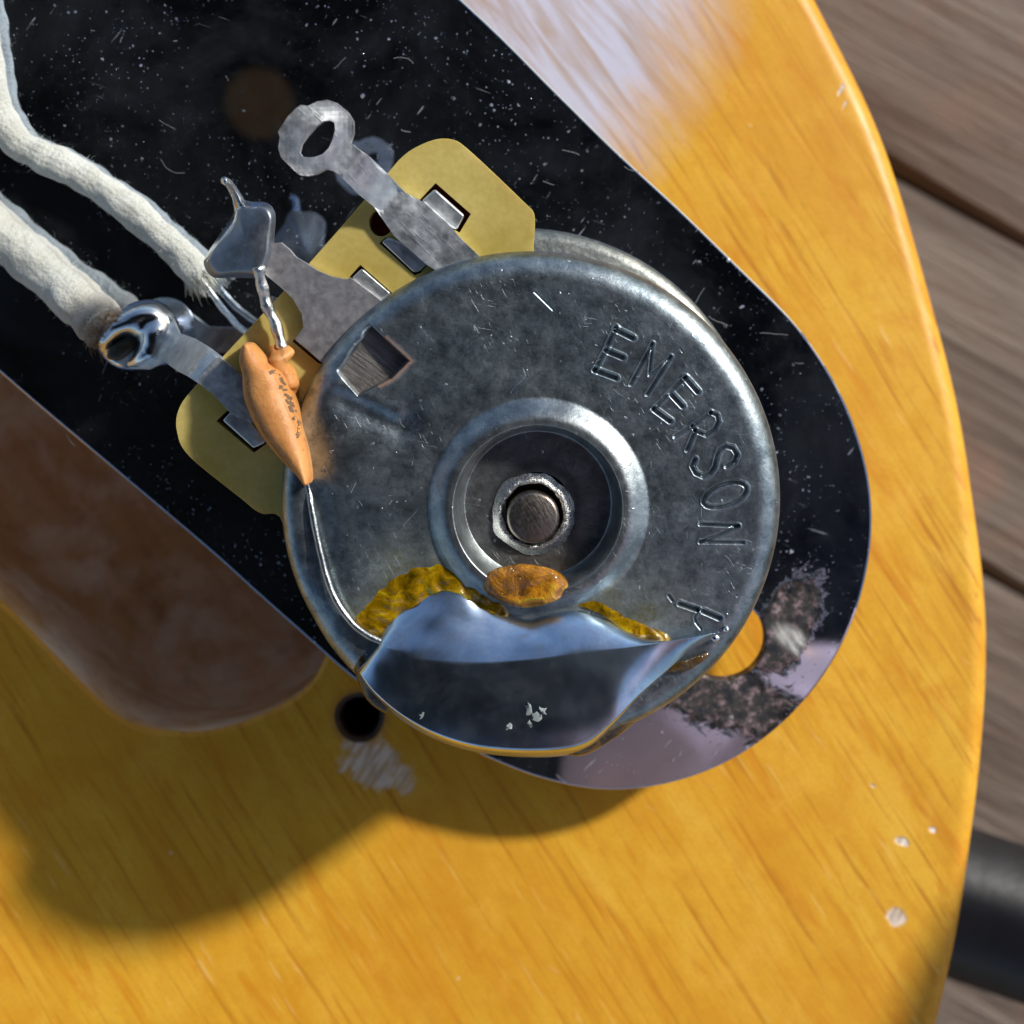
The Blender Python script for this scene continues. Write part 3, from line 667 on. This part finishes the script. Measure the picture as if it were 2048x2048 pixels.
# dark slots round the clenched tabs
slotm = mat_plain('slot_shadow_brown', (.10, .05, .025), .7)
# middle lug: wide head narrowing towards the solder
fB = lambda x, y: on(x, y, zl(x, y, (500, 500), (740, 640), [(-.2, 1.02), (.15, 1.0), (.4, .99), (1, .98)]))
oB = [Z2(*p) for p in ((470, 870), (545, 862), (590, 900), (622, 938), (690, 978), (740, 1010), (810, 1038), (885, 1052), (905, 1045), (1095, 1190), (1060, 1300), (860, 1500), (760, 1485), (690, 1420), (618, 1362), (662, 1300), (652, 1230), (605, 1150), (540, 1090), (455, 1020), (380, 980))]
lb = pk('lug', sheet(oB, [], fB, .05, step=10), dull, smooth=False); bev(lb, .012, 2); lb['label'] = 'wide grey middle lug under the matt solder'
tab(lb, ((908, 1046), (962, 995), (1112, 1125), (1080, 1178)), .955, .09)
sub('tab', sheet([Z2(*p) for p in ((620, 1366), (650, 1330), (790, 1440), (770, 1490), (740, 1470))], [], lambda x, y: on(x, y, .955), .05), dull, lb, smooth=False)
# lower lug: strap curving up to the soldered eyelet
fC = lambda x, y: on(x, y, zl(x, y, (290, 690), (500, 850), [(-.3, .26), (.05, .30), (.15, .42), (.40, .95), (.48, .98), (1.2, .98)]))
oC = [Z7(*p) for p in ((360, 560), (420, 430), (560, 360), (700, 380), (790, 450), (830, 540), (920, 572), (1010, 625), (1100, 692), (1225, 802), (1310, 900), (1400, 1010), (1400, 1090), (1300, 1110), (1160, 1050), (1110, 990), (1040, 920), (960, 862), (890, 815), (820, 780), (740, 722), (640, 770), (480, 760), (370, 680))]
lc = pk('lug', sheet(oC, [], fC, .05, step=9), tinl, smooth=False); bev(lc, .018, 3); lc['label'] = 'lower lug with a dark cratered solder drop'
o = sub('tab', sheet([Z7(*p) for p in ((1110, 1098), (1165, 1040), (1250, 1060), (1392, 1222), (1380, 1245), (1310, 1278))], [], lambda x, y: on(x, y, .95), .08), tinl, lc, smooth=False); bev(o, .018, 3)
# solder drop on the lower lug, with a crater
dro = [tuple(p) for p in cr([Z7(*p) for p in ((308, 575), (350, 468), (430, 400), (520, 345), (620, 318), (720, 338), (792, 400), (828, 470), (835, 550), (820, 640), (770, 730), (700, 748), (560, 775), (440, 768), (365, 722), (320, 640))], 5)]
dm = dome(dro, lambda x, y: on(x, y, .20), .20, 16, .8, .015, 4)
cc = on(*Z7(450, 640), .38)
for v in dm.vertices:
    d = Vector(v.co)-cc; u_ = Vector((.78, .62, 0)); l_ = d.dot(u_); c_ = d.dot(Vector((-.62, .78, 0)))
    v.co -= NRM*.17*math.exp(-((l_/.12)**2+(c_/.065)**2))
    dd = on(*Z7(640, 460), .38); e_ = Vector(v.co)-dd; v.co -= NRM*.022*math.exp(-((e_.x/.10)**2+((e_.y-.0)/.035)**2))
sub('solder_drop', dm, solder, lc)
sub('flux_residue', dome([tuple(p) for p in cr([Z7(*p) for p in ((365, 690), (400, 620), (470, 570), (540, 525), (590, 540), (570, 610), (500, 680), (430, 712))], 4)], lambda x, y: on(x, y, .285), .035, 6, 1, .02, 2), mat_plain('burnt_flux', (.020, .018, .008), .38, 12.), lc)
# matt solder cone on the middle lug
bo_ = [tuple(p) for p in cr([Z6(*p) for p in ((175, 1200), (205, 1110), (300, 945), (420, 780), (550, 590), (590, 450), (680, 390), (800, 410), (920, 408), (1030, 445), (1090, 530), (1104, 620), (1090, 820), (1072, 1050), (1030, 1190), (985, 1300), (930, 1385), (760, 1392), (560, 1385), (340, 1392), (235, 1335))], 4)]
def slab_drop(out, dz, h, rr, crown, n=8, m=10):
    pts = [np.array(q) for q in out]; N = len(pts); c = sum(pts)/N; vs = []; fs = []; L = []
    for k in range(n+1):
        th = math.pi/2*k/n; row = []
        for i, q in enumerate(pts):
            d = c-q; row.append((q+d/np.linalg.norm(d)*rr*(1-math.cos(th)), h*math.sin(th)))
        L.append(row)
    last = [q for q, _ in L[-1]]
    for k in range(1, m+1):
        f = 1-k/m*.98; L.append([(c+(q-c)*f, h+crown*(1-f*f)) for q in last])
    for row in L:
        for q, hh in row: vs.append(on(q[0], q[1], dz+hh+.0006*(q[0]-c[0])))
    for k in range(len(L)-1):
        for i in range(N): j = (i+1) % N; fs.append((k*N+i, k*N+j, (k+1)*N+j, (k+1)*N+i))
    fs.append(tuple((len(L)-1)*N+i for i in range(N))); fs.append(tuple(reversed(range(N))))
    me = mesh(vs, fs); bm = bmesh.new(); bm.from_mesh(me); bmesh.ops.recalc_face_normals(bm, faces=bm.faces); bm.to_mesh(me); bm.free(); return me
bmx = slab_drop(bo_, .90, .14, 17, .02)
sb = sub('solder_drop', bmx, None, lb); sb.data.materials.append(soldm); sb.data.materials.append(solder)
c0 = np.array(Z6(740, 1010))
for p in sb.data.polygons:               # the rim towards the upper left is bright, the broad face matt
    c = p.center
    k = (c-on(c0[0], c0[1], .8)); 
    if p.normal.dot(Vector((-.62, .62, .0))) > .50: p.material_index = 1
stub = [on(*Z6(430, 130), 1.16), on(*Z6(500, 170), 1.13), on(*Z6(560, 260), 1.08), on(*Z6(610, 350), 1.03), on(*Z6(640, 430), .98), on(*Z6(670, 520), .95)]
sub('wire_stub', tube([Vector(p) for p in cr(stub, 5, False)], lambda t: .018+.02*t*t, 12), solder, lb)

# solder blanket over the bottom of the can
Ts = cr([(755, 1278), (762, 1262), (780, 1240), (800, 1222), (838, 1196), (880, 1174), (922, 1180), (960, 1208), (1015, 1228), (1060, 1236), (1110, 1223), (1155, 1219), (1208, 1236), (1256, 1264), (1310, 1282), (1380, 1268), (1442, 1262)], 8, False)
Rs = cr([(755, 1288), (800, 1309), (850, 1322), (930, 1328), (1060, 1320), (1166, 1306), (1272, 1292), (1357, 1280), (1442, 1264)], 8, False)
Bs = cr([(712, 1345), (745, 1390), (800, 1438), (870, 1478), (950, 1504), (1040, 1514), (1124, 1512), (1180, 1496), (1232, 1450), (1275, 1402), (1330, 1350), (1380, 1305), (1444, 1268)], 8, False)
def samp(L, s):  # point a fraction s along a polyline
    x = s*(len(L)-1); i = min(int(x), len(L)-2); f = x-i; return L[i]*(1-f)+L[i+1]*f
NS, N1, N2 = 150, 26, 60
vs = []
for a in range(NS+1):
    s = a/NS; T, Rr, B = samp(Ts, s), samp(Rs, s), samp(Bs, s); hh = .12*math.sin(math.pi*s**.8)**.45 if 0 < s < 1 else 0
    for b in range(N1+1):
        t = b/N1; q = T*(1-t)+Rr*t; z = hh*(.2*(1-(1-t)**2)+.8*t)*1.25+.012*math.sin(math.pi*t)*math.sin(s*13)
        z += .007*noise.noise(Vector((q[0]*.012, q[1]*.02, 2)))*math.sin(math.pi*min(1, t+.1))
        z += -.004 if b == 0 else 0
        vs.append(on(q[0], q[1], TOP+z))
    for b in range(1, N2+1):
        t = b/N2; q = Rr*(1-t)+B*t; z = hh*1.25-.10*float(sm(s, .66, .86))*math.sin(math.pi*min(s, 1))**.3*t+.045*math.sin(math.pi*min(1, (1-(1-t)**1.5))*.5)*math.sin(math.pi*s)**.5-(.24+hh)*max(0, (t-.92)/.08)**2
        z += .010*noise.noise(Vector((q[0]*.01, q[1]*.012, 5)))*math.sin(math.pi*t)
        vs.append(on(q[0], q[1], TOP+z))
    q = B; vs.append(on(q[0], q[1], TOP-.26))
W = N1+N2+2; fs = []
for a in range(NS):
    for b in range(W-1): fs.append((a*W+b, a*W+b+1, (a+1)*W+b+1, (a+1)*W+b))
me = mesh(vs, fs)
def mat_blanket():
    m = M('solder_blanket'); n1 = m.noise(3.2, 6, .68, None, .4); n2 = m.noise(28., 5, .7); n3 = m.noise(9., 5, .7)
    c = m.ramp(n1, (.36, (.42, .52, .64)), (.52, (.56, .70, .86)), (.68, (.78, .86, .94)))
    c = m.mix(m.ramp(n3, (.54, 0.), (.68, .4)), c, (.42, .36, .34)); c = m.mix(m.math('MULTIPLY', m.specks(22., .2, .12, 3.), .5), c, (.7, .72, .74))
    rg = m.math('ADD', m.math('MULTIPLY', n1, .06), .15)
    m.set(col=c, metal=m.math('SUBTRACT', 1., m.math('MULTIPLY', m.ramp(n3, (.48, 0.), (.7, 1.)), .03)), rough=m.math('ADD', rg, .06), nor=m.bump(m.math('ADD', m.math('MULTIPLY', m.noise(1.6, 2), 2.), m.math('MULTIPLY', n2, .12)), .0016, .9)); return m.m
bl = mat_blanket()
blo = pk('solder_blob', me, bl)
if me.polygons[W*60+20].normal.z < 0: me.flip_normals()
amberf = mat_flux('amber_flux', (1., .40, .008), .52, .02, .022); yell = mat_flux('yellow_flux', (.98, .55, .008), .68, .03, .005); darkf = mat_flux('brown_flux', (.16, .085, .015), .35, .2)
def flux_part(pts, dz, h, m, seed, wob=.03, n=4):
    return sub('flux_residue', dome([tuple(p) for p in cr(pts, n)], lambda x, y: on(x, y, dz), h, 8, .7, wob, seed), m, blo)
flux_part([(965, 1160), (985, 1140), (1030, 1128), (1075, 1130), (1115, 1142), (1136, 1165), (1128, 1190), (1100, 1206), (1050, 1216), (1005, 1204), (972, 1185)], TOP+.035, .05, amberf, 3, .05)
def film(outer_, inner_, h, m, seed):     # thin skin of flux creeping out from the solder's edge
    A = cr(outer_, 8, False); B = cr(inner_, 8, False); n = 90; k = 12; vv = []; ff = []
    for i in range(n+1):
        a = samp(A, i/n); b = samp(B, i/n); a = a+np.array((3*noise.noise(Vector((i*.35, seed, 0))), 4*noise.noise(Vector((i*.35, seed, 5)))))
        for j in range(k+1):
            t = j/k; q = a*(1-t)+b*t; e = min(1, i/6, (n-i)/6)
            z = h*e*(1-(1-t)**2.2)*(1+.9*noise.noise(Vector((q[0]*.05, q[1]*.05, seed))))-.003
            vv.append(on(q[0], q[1], TOP+z))
    for i in range(n):
        for j in range(k): ff.append((i*(k+1)+j, (i+1)*(k+1)+j, (i+1)*(k+1)+j+1, i*(k+1)+j+1))
    me = mesh(vv, ff)
    if me.polygons[len(ff)//2].normal.z < 0: me.flip_normals()
    return sub('flux_film', me, m, blo)
film([(700, 1250), (712, 1232), (735, 1205), (765, 1172), (800, 1146), (845, 1124), (890, 1120), (935, 1130), (975, 1146), (1010, 1150)], [(752, 1290), (762, 1268), (785, 1246), (806, 1228), (842, 1204), (882, 1182), (922, 1188), (960, 1214), (1000, 1232), (1020, 1232)], .02, yell, 9)
film([(1110, 1192), (1160, 1188), (1210, 1205), (1260, 1232), (1300, 1252), (1340, 1268)], [(1115, 1214), (1158, 1212), (1208, 1232), (1256, 1266), (1305, 1284), (1345, 1282)], .010, yell, 4)
flux_part([(1262, 1252), (1290, 1250), (1320, 1268), (1330, 1284), (1290, 1284), (1270, 1276)], TOP, .02, yell, 11)
flux_part([(712, 1262), (760, 1290), (772, 1320), (768, 1380), (775, 1425), (735, 1400), (712, 1350), (705, 1300)], TOP-.05, .05, darkf, 5)
flux_part([(1130, 1500), (1180, 1468), (1250, 1420), (1290, 1360), (1330, 1310), (1345, 1318), (1310, 1390), (1262, 1450), (1190, 1500), (1150, 1512)], TOP-.10, .06, darkf, 6)
flux_part([(1278, 1330), (1292, 1322), (1310, 1330), (1330, 1326), (1390, 1320), (1410, 1305), (1418, 1312), (1395, 1330), (1360, 1345), (1290, 1342)], TOP+.01, .01, darkf, 8)
for (px, py, r) in ((1225, 1290, 16), (1430, 1275, 12), (1452, 1258, 8)):
    sub('solder_bead', dome(ell(px, py, r, r*.8, 20, 14), lambda x, y: on(x, y, TOP), .025, 6, 1, .01, px), solder, blo)
chipm = mat_plain('pale_chip', (.27, .31, .30), .6, 20.)
def zblob(px, py):                       # height of the blanket's lower face near a pixel
    best = None
    p = min(((on(px, py, TOP)-Vector(vs[i])).to_2d().length, i) for i in range(0, len(vs), 3)); return vs[p[1]]
chips = [(1058, 1420, 5, 12), (1075, 1436, 12, 10), (1060, 1449, 7, 5), (1018, 1455, 6, 9), (846, 1432, 9, 6), (1085, 1422, 5, 8)]
for k, (px, py, rx, ry) in enumerate(chips):
    zz = zblob(px, py); dz = (zz-on(px, py, 0)).dot(NRM)
    sub('pale_chip', dome([(x+random.uniform(-4, 4), y+random.uniform(-4, 4)) for x, y in ell(px, py, rx+1, ry+1, 30*k, 12)], lambda x, y: on(x, y, dz+.010), .006, 4, .5), chipm, blo)

# ------------------------------------------------------------ capacitor
capt = thing('capacitor', on(544, 820, .95), 'orange ceramic disc capacitor seen edge on, leaning between the lugs and the round can', 'capacitor')
cmat = mat_cap()
left = [Z7(*p) for p in ((1262, 592), (1225, 640), (1212, 720), (1225, 800), (1235, 950), (1300, 1120), (1400, 1265), (1510, 1380), (1600, 1462), (1650, 1508))]
right = [Z7(*p) for p in ((1310, 598), (1370, 655), (1430, 720), (1520, 790), (1560, 880), (1615, 1000), (1640, 1130), (1672, 1260), (1690, 1400), (1690, 1495))]
Ls = cr(left, 6, False); Rg = cr(right, 6, False); n = len(Ls); vs = []; fs = []; NK = 28
for i in range(n):
    s = i/(n-1); a, b = np.array(Ls[i]), np.array(Rg[i]); c = (a+b)/2; hw = np.linalg.norm(b-a)/2/415*.86
    dzc = 1.0+.13*s; dep = .34*max(.0, 1-(2*s-1)**2)**.5+.02
    o3 = on(c[0], c[1], dzc); e = (on(b[0], b[1], dzc)-on(a[0], a[1], dzc)).normalized()
    for k in range(NK):
        t = 2*math.pi*k/NK; ct, st = math.cos(t), math.sin(t)
        x = math.copysign(abs(ct)**.9, ct)*hw; z = math.copysign(abs(st)**.85, st)*(dep if st < 0 else min(dep, .13))
        q = o3+e*x+NRM*z; q += NRM*.006*noise.noise(q*20); vs.append(q)
for i in range(n-1):
    for k in range(NK): j = (k+1) % NK; fs.append((i*NK+k, i*NK+j, (i+1)*NK+j, (i+1)*NK+k))
fs.append(tuple(range(NK))); fs.append(tuple((n-1)*NK+k for k in range(NK)))
me = mesh(vs, fs); bm = bmesh.new(); bm.from_mesh(me); bmesh.ops.recalc_face_normals(bm, faces=bm.faces); bm.to_mesh(me); bm.free()
bd_ = me.attributes.new('shade_band', 'FLOAT', 'POINT'); bd_.data.foreach_set('value', [math.exp(-((math.cos(2*math.pi*k/NK)+.62)/.16)**2)*(1 if k < NK/2 else 0)*min(1, i/8, (n-1-i)/8) for i in range(n) for k in range(NK)])
cb = pk('ceramic_body', me, cmat, capt)
capvs = [Vector(v.co) for v in me.vertices]
neck = [on(*Z7(1466, 605), 1.0), on(*Z7(1478, 650), 1.0), on(*Z7(1490, 700), 1.0), on(*Z7(1495, 760), 1.0), on(*Z7(1488, 840), .98), on(*Z7(1480, 930), .94)]
pk('coated_neck', tube([Vector(p) for p in cr(neck, 5, False)], lambda t: .030+.030*math.sin(min(1, t*1.3)*math.pi*.5), 24, True, .06, 3), cmat, capt)
ink = mat_plain('faded_ink', (.16, .09, .05), .7, 30.)
def captop(px, py):
    p = min((((on(px, py, 1.05)-q).to_2d().length), i) for i, q in enumerate(capvs) if q.z > 0 and (q-on(px, py, .8)).dot(NRM) > .05); return capvs[p[1]]
marks = [[(1415, 792), (1440, 780), (1490, 795)], [(1488, 795), (1492, 810)], [(1478, 880), (1500, 885)], [(1485, 820), (1500, 850), (1520, 870)], [(1510, 930), (1530, 935), (1545, 960), (1560, 950)], [(1520, 960), (1540, 990), (1570, 985)], [(1545, 1000), (1560, 1040), (1590, 1035)], [(1570, 1072), (1575, 1095)], [(1560, 1085), (1600, 1100), (1612, 1125), (1600, 1150)], [(1612, 1125), (1606, 1175), (1592, 1195), (1605, 1200)], [(1500, 900), (1530, 900)], [(1545, 970), (1575, 1010)]]
import mathutils
from mathutils.bvhtree import BVHTree
bvh = BVHTree.FromPolygons([tuple(v) for v in capvs], [tuple(f) for f in fs])
allm = []; allf = []
for L in marks:
    pts = [np.array(Z7(*p)) for p in L]
    for a, b in zip(pts, pts[1:]):
        d = b-a; ln = np.linalg.norm(d); nn = np.array((-d[1], d[0]))/ln*(1.6+2.6*random.random()); q4 = []
        for c in (a-nn, a+nn, b+nn, b-nn):
            o0 = Vector((0, 0, H)); dr = (on(c[0], c[1], .9)-o0).normalized(); hit = bvh.ray_cast(o0, dr)
            q4.append(hit[0]+hit[1]*.0 -dr*.004 if hit[0] else on(c[0], c[1], 1.0))
        b_ = len(allm); allm += q4; allf.append((b_, b_+1, b_+2, b_+3))
pk('printed_mark', mesh(allm, allf), ink, capt, smooth=False)
wirem = mat_metal('tinned_wire', (.45, .46, .45), (.80, .82, .80), .12, .28, .008, 14.)
l1 = [on(*Z6(880, 1240), 1.06), on(*Z6(905, 1400), 1.05), on(*Z6(950, 1600), 1.02), on(*Z6(1010, 1800), 1.0), on(551, 650, 1.0), on(561, 685, 1.0), on(563, 700, 1.0)]
pk('lead', tube([Vector(p) for p in cr(l1, 8, False)], lambda t: .0275+.003*math.sin(t*30), 14, True, .006), wirem, capt)
l2 = [on(612, 960, 1.06), on(618, 985, 1.06), on(622, 1010, 1.08), on(630, 1055, 1.09), on(641, 1105, 1.10), on(655, 1160, 1.11), on(674, 1205, 1.12), on(697, 1238, 1.125), on(722, 1262, 1.13), on(750, 1278, 1.135), on(790, 1292, 1.13)]
pk('lead', tube([Vector(p) for p in cr(l2, 8, False)], .017, 14, True, .003), mat_metal('dull_tinned_wire', (.30, .32, .33), (.50, .52, .52), .3, .4, .003, 14.), capt)

# ------------------------------------------------------------ cloth covered wires
cloth = mat_cloth(); fuzzm = mat_plain('loose_cotton', (.66, .67, .60), .9, 10., .1)
scorm = mat_plain('scorched_cotton', (.30, .17, .07), .9, 14., .6)
def cloth_wire(path, r, endscorch, label, seed, nf):
    P = [Vector(p) for p in cr(path, 12, False)]
    t = thing('cloth_wire', P[len(P)//2], label, 'wire', 'cloth covered wires')
    me = tube(P, lambda s: r*(1+.05*math.sin(s*40+seed)), 26, True, .014, seed)
    a = me.attributes.new('scorch', 'FLOAT', 'POINT'); N = len(P); end = P[-1]
    a.data.foreach_set('value', [math.exp(-((Vector(v.co)-(end+Vector((-.02, -.07, 0)))).length/endscorch)**2) if endscorch else 0. for v in me.vertices])
    for nm, ar in (('along', [i//26 for i in range(N*26)]), ('round', [(k % 26)/26 for k in range(N*26)])):
        aa = me.attributes.new(nm, 'FLOAT', 'POINT'); aa.data.foreach_set('value', [float(x) for x in ar])
    ins = pk('insulation', me, cloth, t)
    # loose fibres standing off the braid
    vs = []; fs = []; rd = random.Random(seed)
    for _ in range(nf):
        i = rd.randrange(1, N-1); d = (P[i+1]-P[i-1]).normalized(); q = P[i]+d*rd.uniform(-.03, .03)
        o = d.orthogonal().normalized(); an = rd.uniform(0, 6.283); rdv = (o*math.cos(an)+d.cross(o)*math.sin(an))
        tang = (d*rd.uniform(-1, 1)+d.cross(rdv)*rd.uniform(-1, 1)); L = rd.uniform(.006, .02)*(3 if rd.random() < .03 else 1)
        p0 = q+rdv*r*.96; w_ = tang.normalized().cross(rdv)*.0008; b = len(vs)
        p1 = p0+rdv*L*.5+tang*L*.4; p2 = p1+rdv*L*.2+tang*L*.8
        vs += [p0-w_, p0+w_, p1-w_*.8, p1+w_*.8, p2]; fs += [(b, b+1, b+3, b+2), (b+2, b+3, b+4)]
    fz = pk('loose_fibre', mesh(vs, fs), fuzzm, t, smooth=False); fz['kind'] = 'stuff'
    # frayed end
    vs = []; fs = []
    d = (P[-1]-P[-4]).normalized()
    for _ in range(260):
        o = d.orthogonal().normalized(); an = rd.uniform(0, 6.283); rdv = o*math.cos(an)+d.cross(o)*math.sin(an); rr_ = r*math.sqrt(rd.random())
        p0 = P[-1]+rdv*rr_-d*.03; dv = (d+rdv*rd.uniform(-.2, .7)).normalized(); L = rd.uniform(.04, .12); w_ = dv.cross(rdv).normalized()*.003; b = len(vs)
        p2 = p0+dv*L+Vector((rd.uniform(-1, 1), rd.uniform(-1, 1), rd.uniform(-1, 1)))*.015
        vs += [p0-w_, p0+w_, p2+w_*.3, p2-w_*.3]; fs.append((b, b+1, b+2, b+3))
    fe = pk('frayed_end', mesh(vs, fs), scorm if endscorch else fuzzm, t, smooth=False); fe['kind'] = 'stuff'
    return t
def Z1(x, y): return (x/2.76, y/2.76)
cloth_wire([on(*Z1(-500, -600), .3), on(*Z1(-150, -60), .09), on(*Z1(-90, 200), .08), on(*Z1(-65, 400), .075), on(*Z1(-20, 600), .07), on(*Z1(85, 770), .066), on(*Z1(220, 860), .066), on(*Z1(440, 965), .066), on(*Z1(680, 1130), .072), on(*Z1(900, 1310), .10), on(*Z1(1050, 1460), .12), on(*Z1(1110, 1540), .14)], .083, 0, 'thin white cloth covered wire bending down from the left edge to the matt grey solder', 3, 2400)
cloth_wire([on(*Z1(-900, 700), .5), on(*Z1(-400, 1010), .25), on(*Z1(-150, 1160), .11), on(*Z1(0, 1285), .10), on(*Z1(240, 1490), .11), on(*Z1(430, 1660), .19), on(*Z1(545, 1770), .24), on(*Z1(590, 1820), .28)], .126, .20, 'thick fuzzy white cloth covered wire with a scorched brown end at the cratered solder drop', 5, 3600)
w1 = [o for o in bpy.data.objects if o.name.startswith('cloth_wire')][0]
pk('core', tube([Vector(p) for p in cr([on(398, 548, .15), on(425, 590, .16), on(455, 628, .22), (on(490, 664, .34)), on(540, 690, .5)], 6, False)], .018, 12, True, .006), wirem, w1)
# torn tuft by the scorched end
tf = bpy.data.objects[-1] if False else None

# ------------------------------------------------------------ jack plug and its cable, right of the body; unseen loop added for its shadow
plug = thing('jack_plug', (3.4, -2.9, -2.2), 'thick black rubber jack plug and cable leaving the lower right side of the guitar body, its unseen loop added to cast a shadow', 'cable plug')
rub = mat_plain('black_rubber', (.012, .013, .016), .45, 5., .3, .01)
axp = [Vector((2.35, -2.52, -2.2)), Vector((2.9, -2.70, -2.2)), Vector((3.6, -2.94, -2.2)), Vector((5.2, -3.5, -2.2)), Vector((6.4, -3.92, -2.2))]
pk('plug_sleeve', tube([Vector(p) for p in cr(axp, 8, False)], lambda t: .54 if t < .8 else .54-.2*(t-.8)/.2, 40, True), rub, plug)
shadow_loop = [Vector(p) for p in ((6.3, -3.9, -2.2), (8.4, -4.4, -1.6), (9.3, -3.0, 0), (8, -1.1, 1.2), (6, -.4, 1.5), (5.15, -.95, 1.5), (4.68, -1.65, 1.45), (4.45, -2.4, 1.4), (4.45, -3.4, 1.2), (4.8, -5, .2), (6, -7, -2.2), (9, -9, -4.1), (16, -10, -4.1))]  # out of view, bent so that its shadow falls on the body
pk('unseen_cable_loop', tube([Vector(p) for p in cr(shadow_loop, 10, False)], .36, 24, True), rub, plug)

# ------------------------------------------------------------ what the chrome mirrors: the phone taking the picture, and an unseen hand stand-in added for its reflection
ph = thing('phone', (-3, -.9, 10.2), 'black phone held above the guitar, mirrored dark in the chromed plate', 'phone')
def rbox(cx, cy, hx, hy, z0, z1, r, n=8):
    out = []
    for (sx, sy, a0) in ((1, 1, 0), (-1, 1, 90), (-1, -1, 180), (1, -1, 270)):
        for k in range(n+1):
            a = R(a0+90*k/n); out.append((cx+sx*(hx-r)+r*math.cos(a), cy+sy*(hy-r)+r*math.sin(a)))
    N = len(out); vs = [(x, y, z0) for x, y in out]+[(x, y, z1) for x, y in out]
    fs = [tuple(reversed(range(N))), tuple(N+i for i in range(N))]+[(i, (i+1) % N, N+(i+1) % N, N+i) for i in range(N)]
    return mesh(vs, fs)
PX, PY, PHX, PHY = -3.1, -1.9, 8.0, 5.1
glass = M('phone_glass', col=(.003, .009, .024), rough=.5, spec=.05); pk('back_glass', rbox(PX, PY, PHX, PHY, 9.95, 10.7, .9), glass.m, ph, sharp=40)
fl = on(503, 233); 
pk('flash', tube([(-2.75, 1.55, 9.955), (-2.75, 1.55, 9.93)], .36, 32, True), mat_plain('flash_lens', (.07, .06, .055), .6), ph, sharp=40)
hnd = thing('hand_standin', (4, -5.7, 7.8), 'unseen lilac tube standing in for the hand of the photographer, added for its reflection in the plate', 'hand_standin')
lil = mat_plain('lilac_matte', (.80, .64, .82), .9, 1.2, .15, .05)
pk('hand_standin_mass', tube([Vector(p) for p in cr([(.75, -6.7, 7.6), (2.2, -6.35, 7.6), (4, -6.5, 7.8), (7, -7.6, 8.4), (11, -9.5, 9.5), (16, -12, 11)], 8, False)], lambda t: (2.4+.1*math.sin(t*25))*min(1, .55+t*3), 36, True, .3, 2), lil, hnd)
for o in bpy.data.objects:
    if 'off' in o: del o['off']
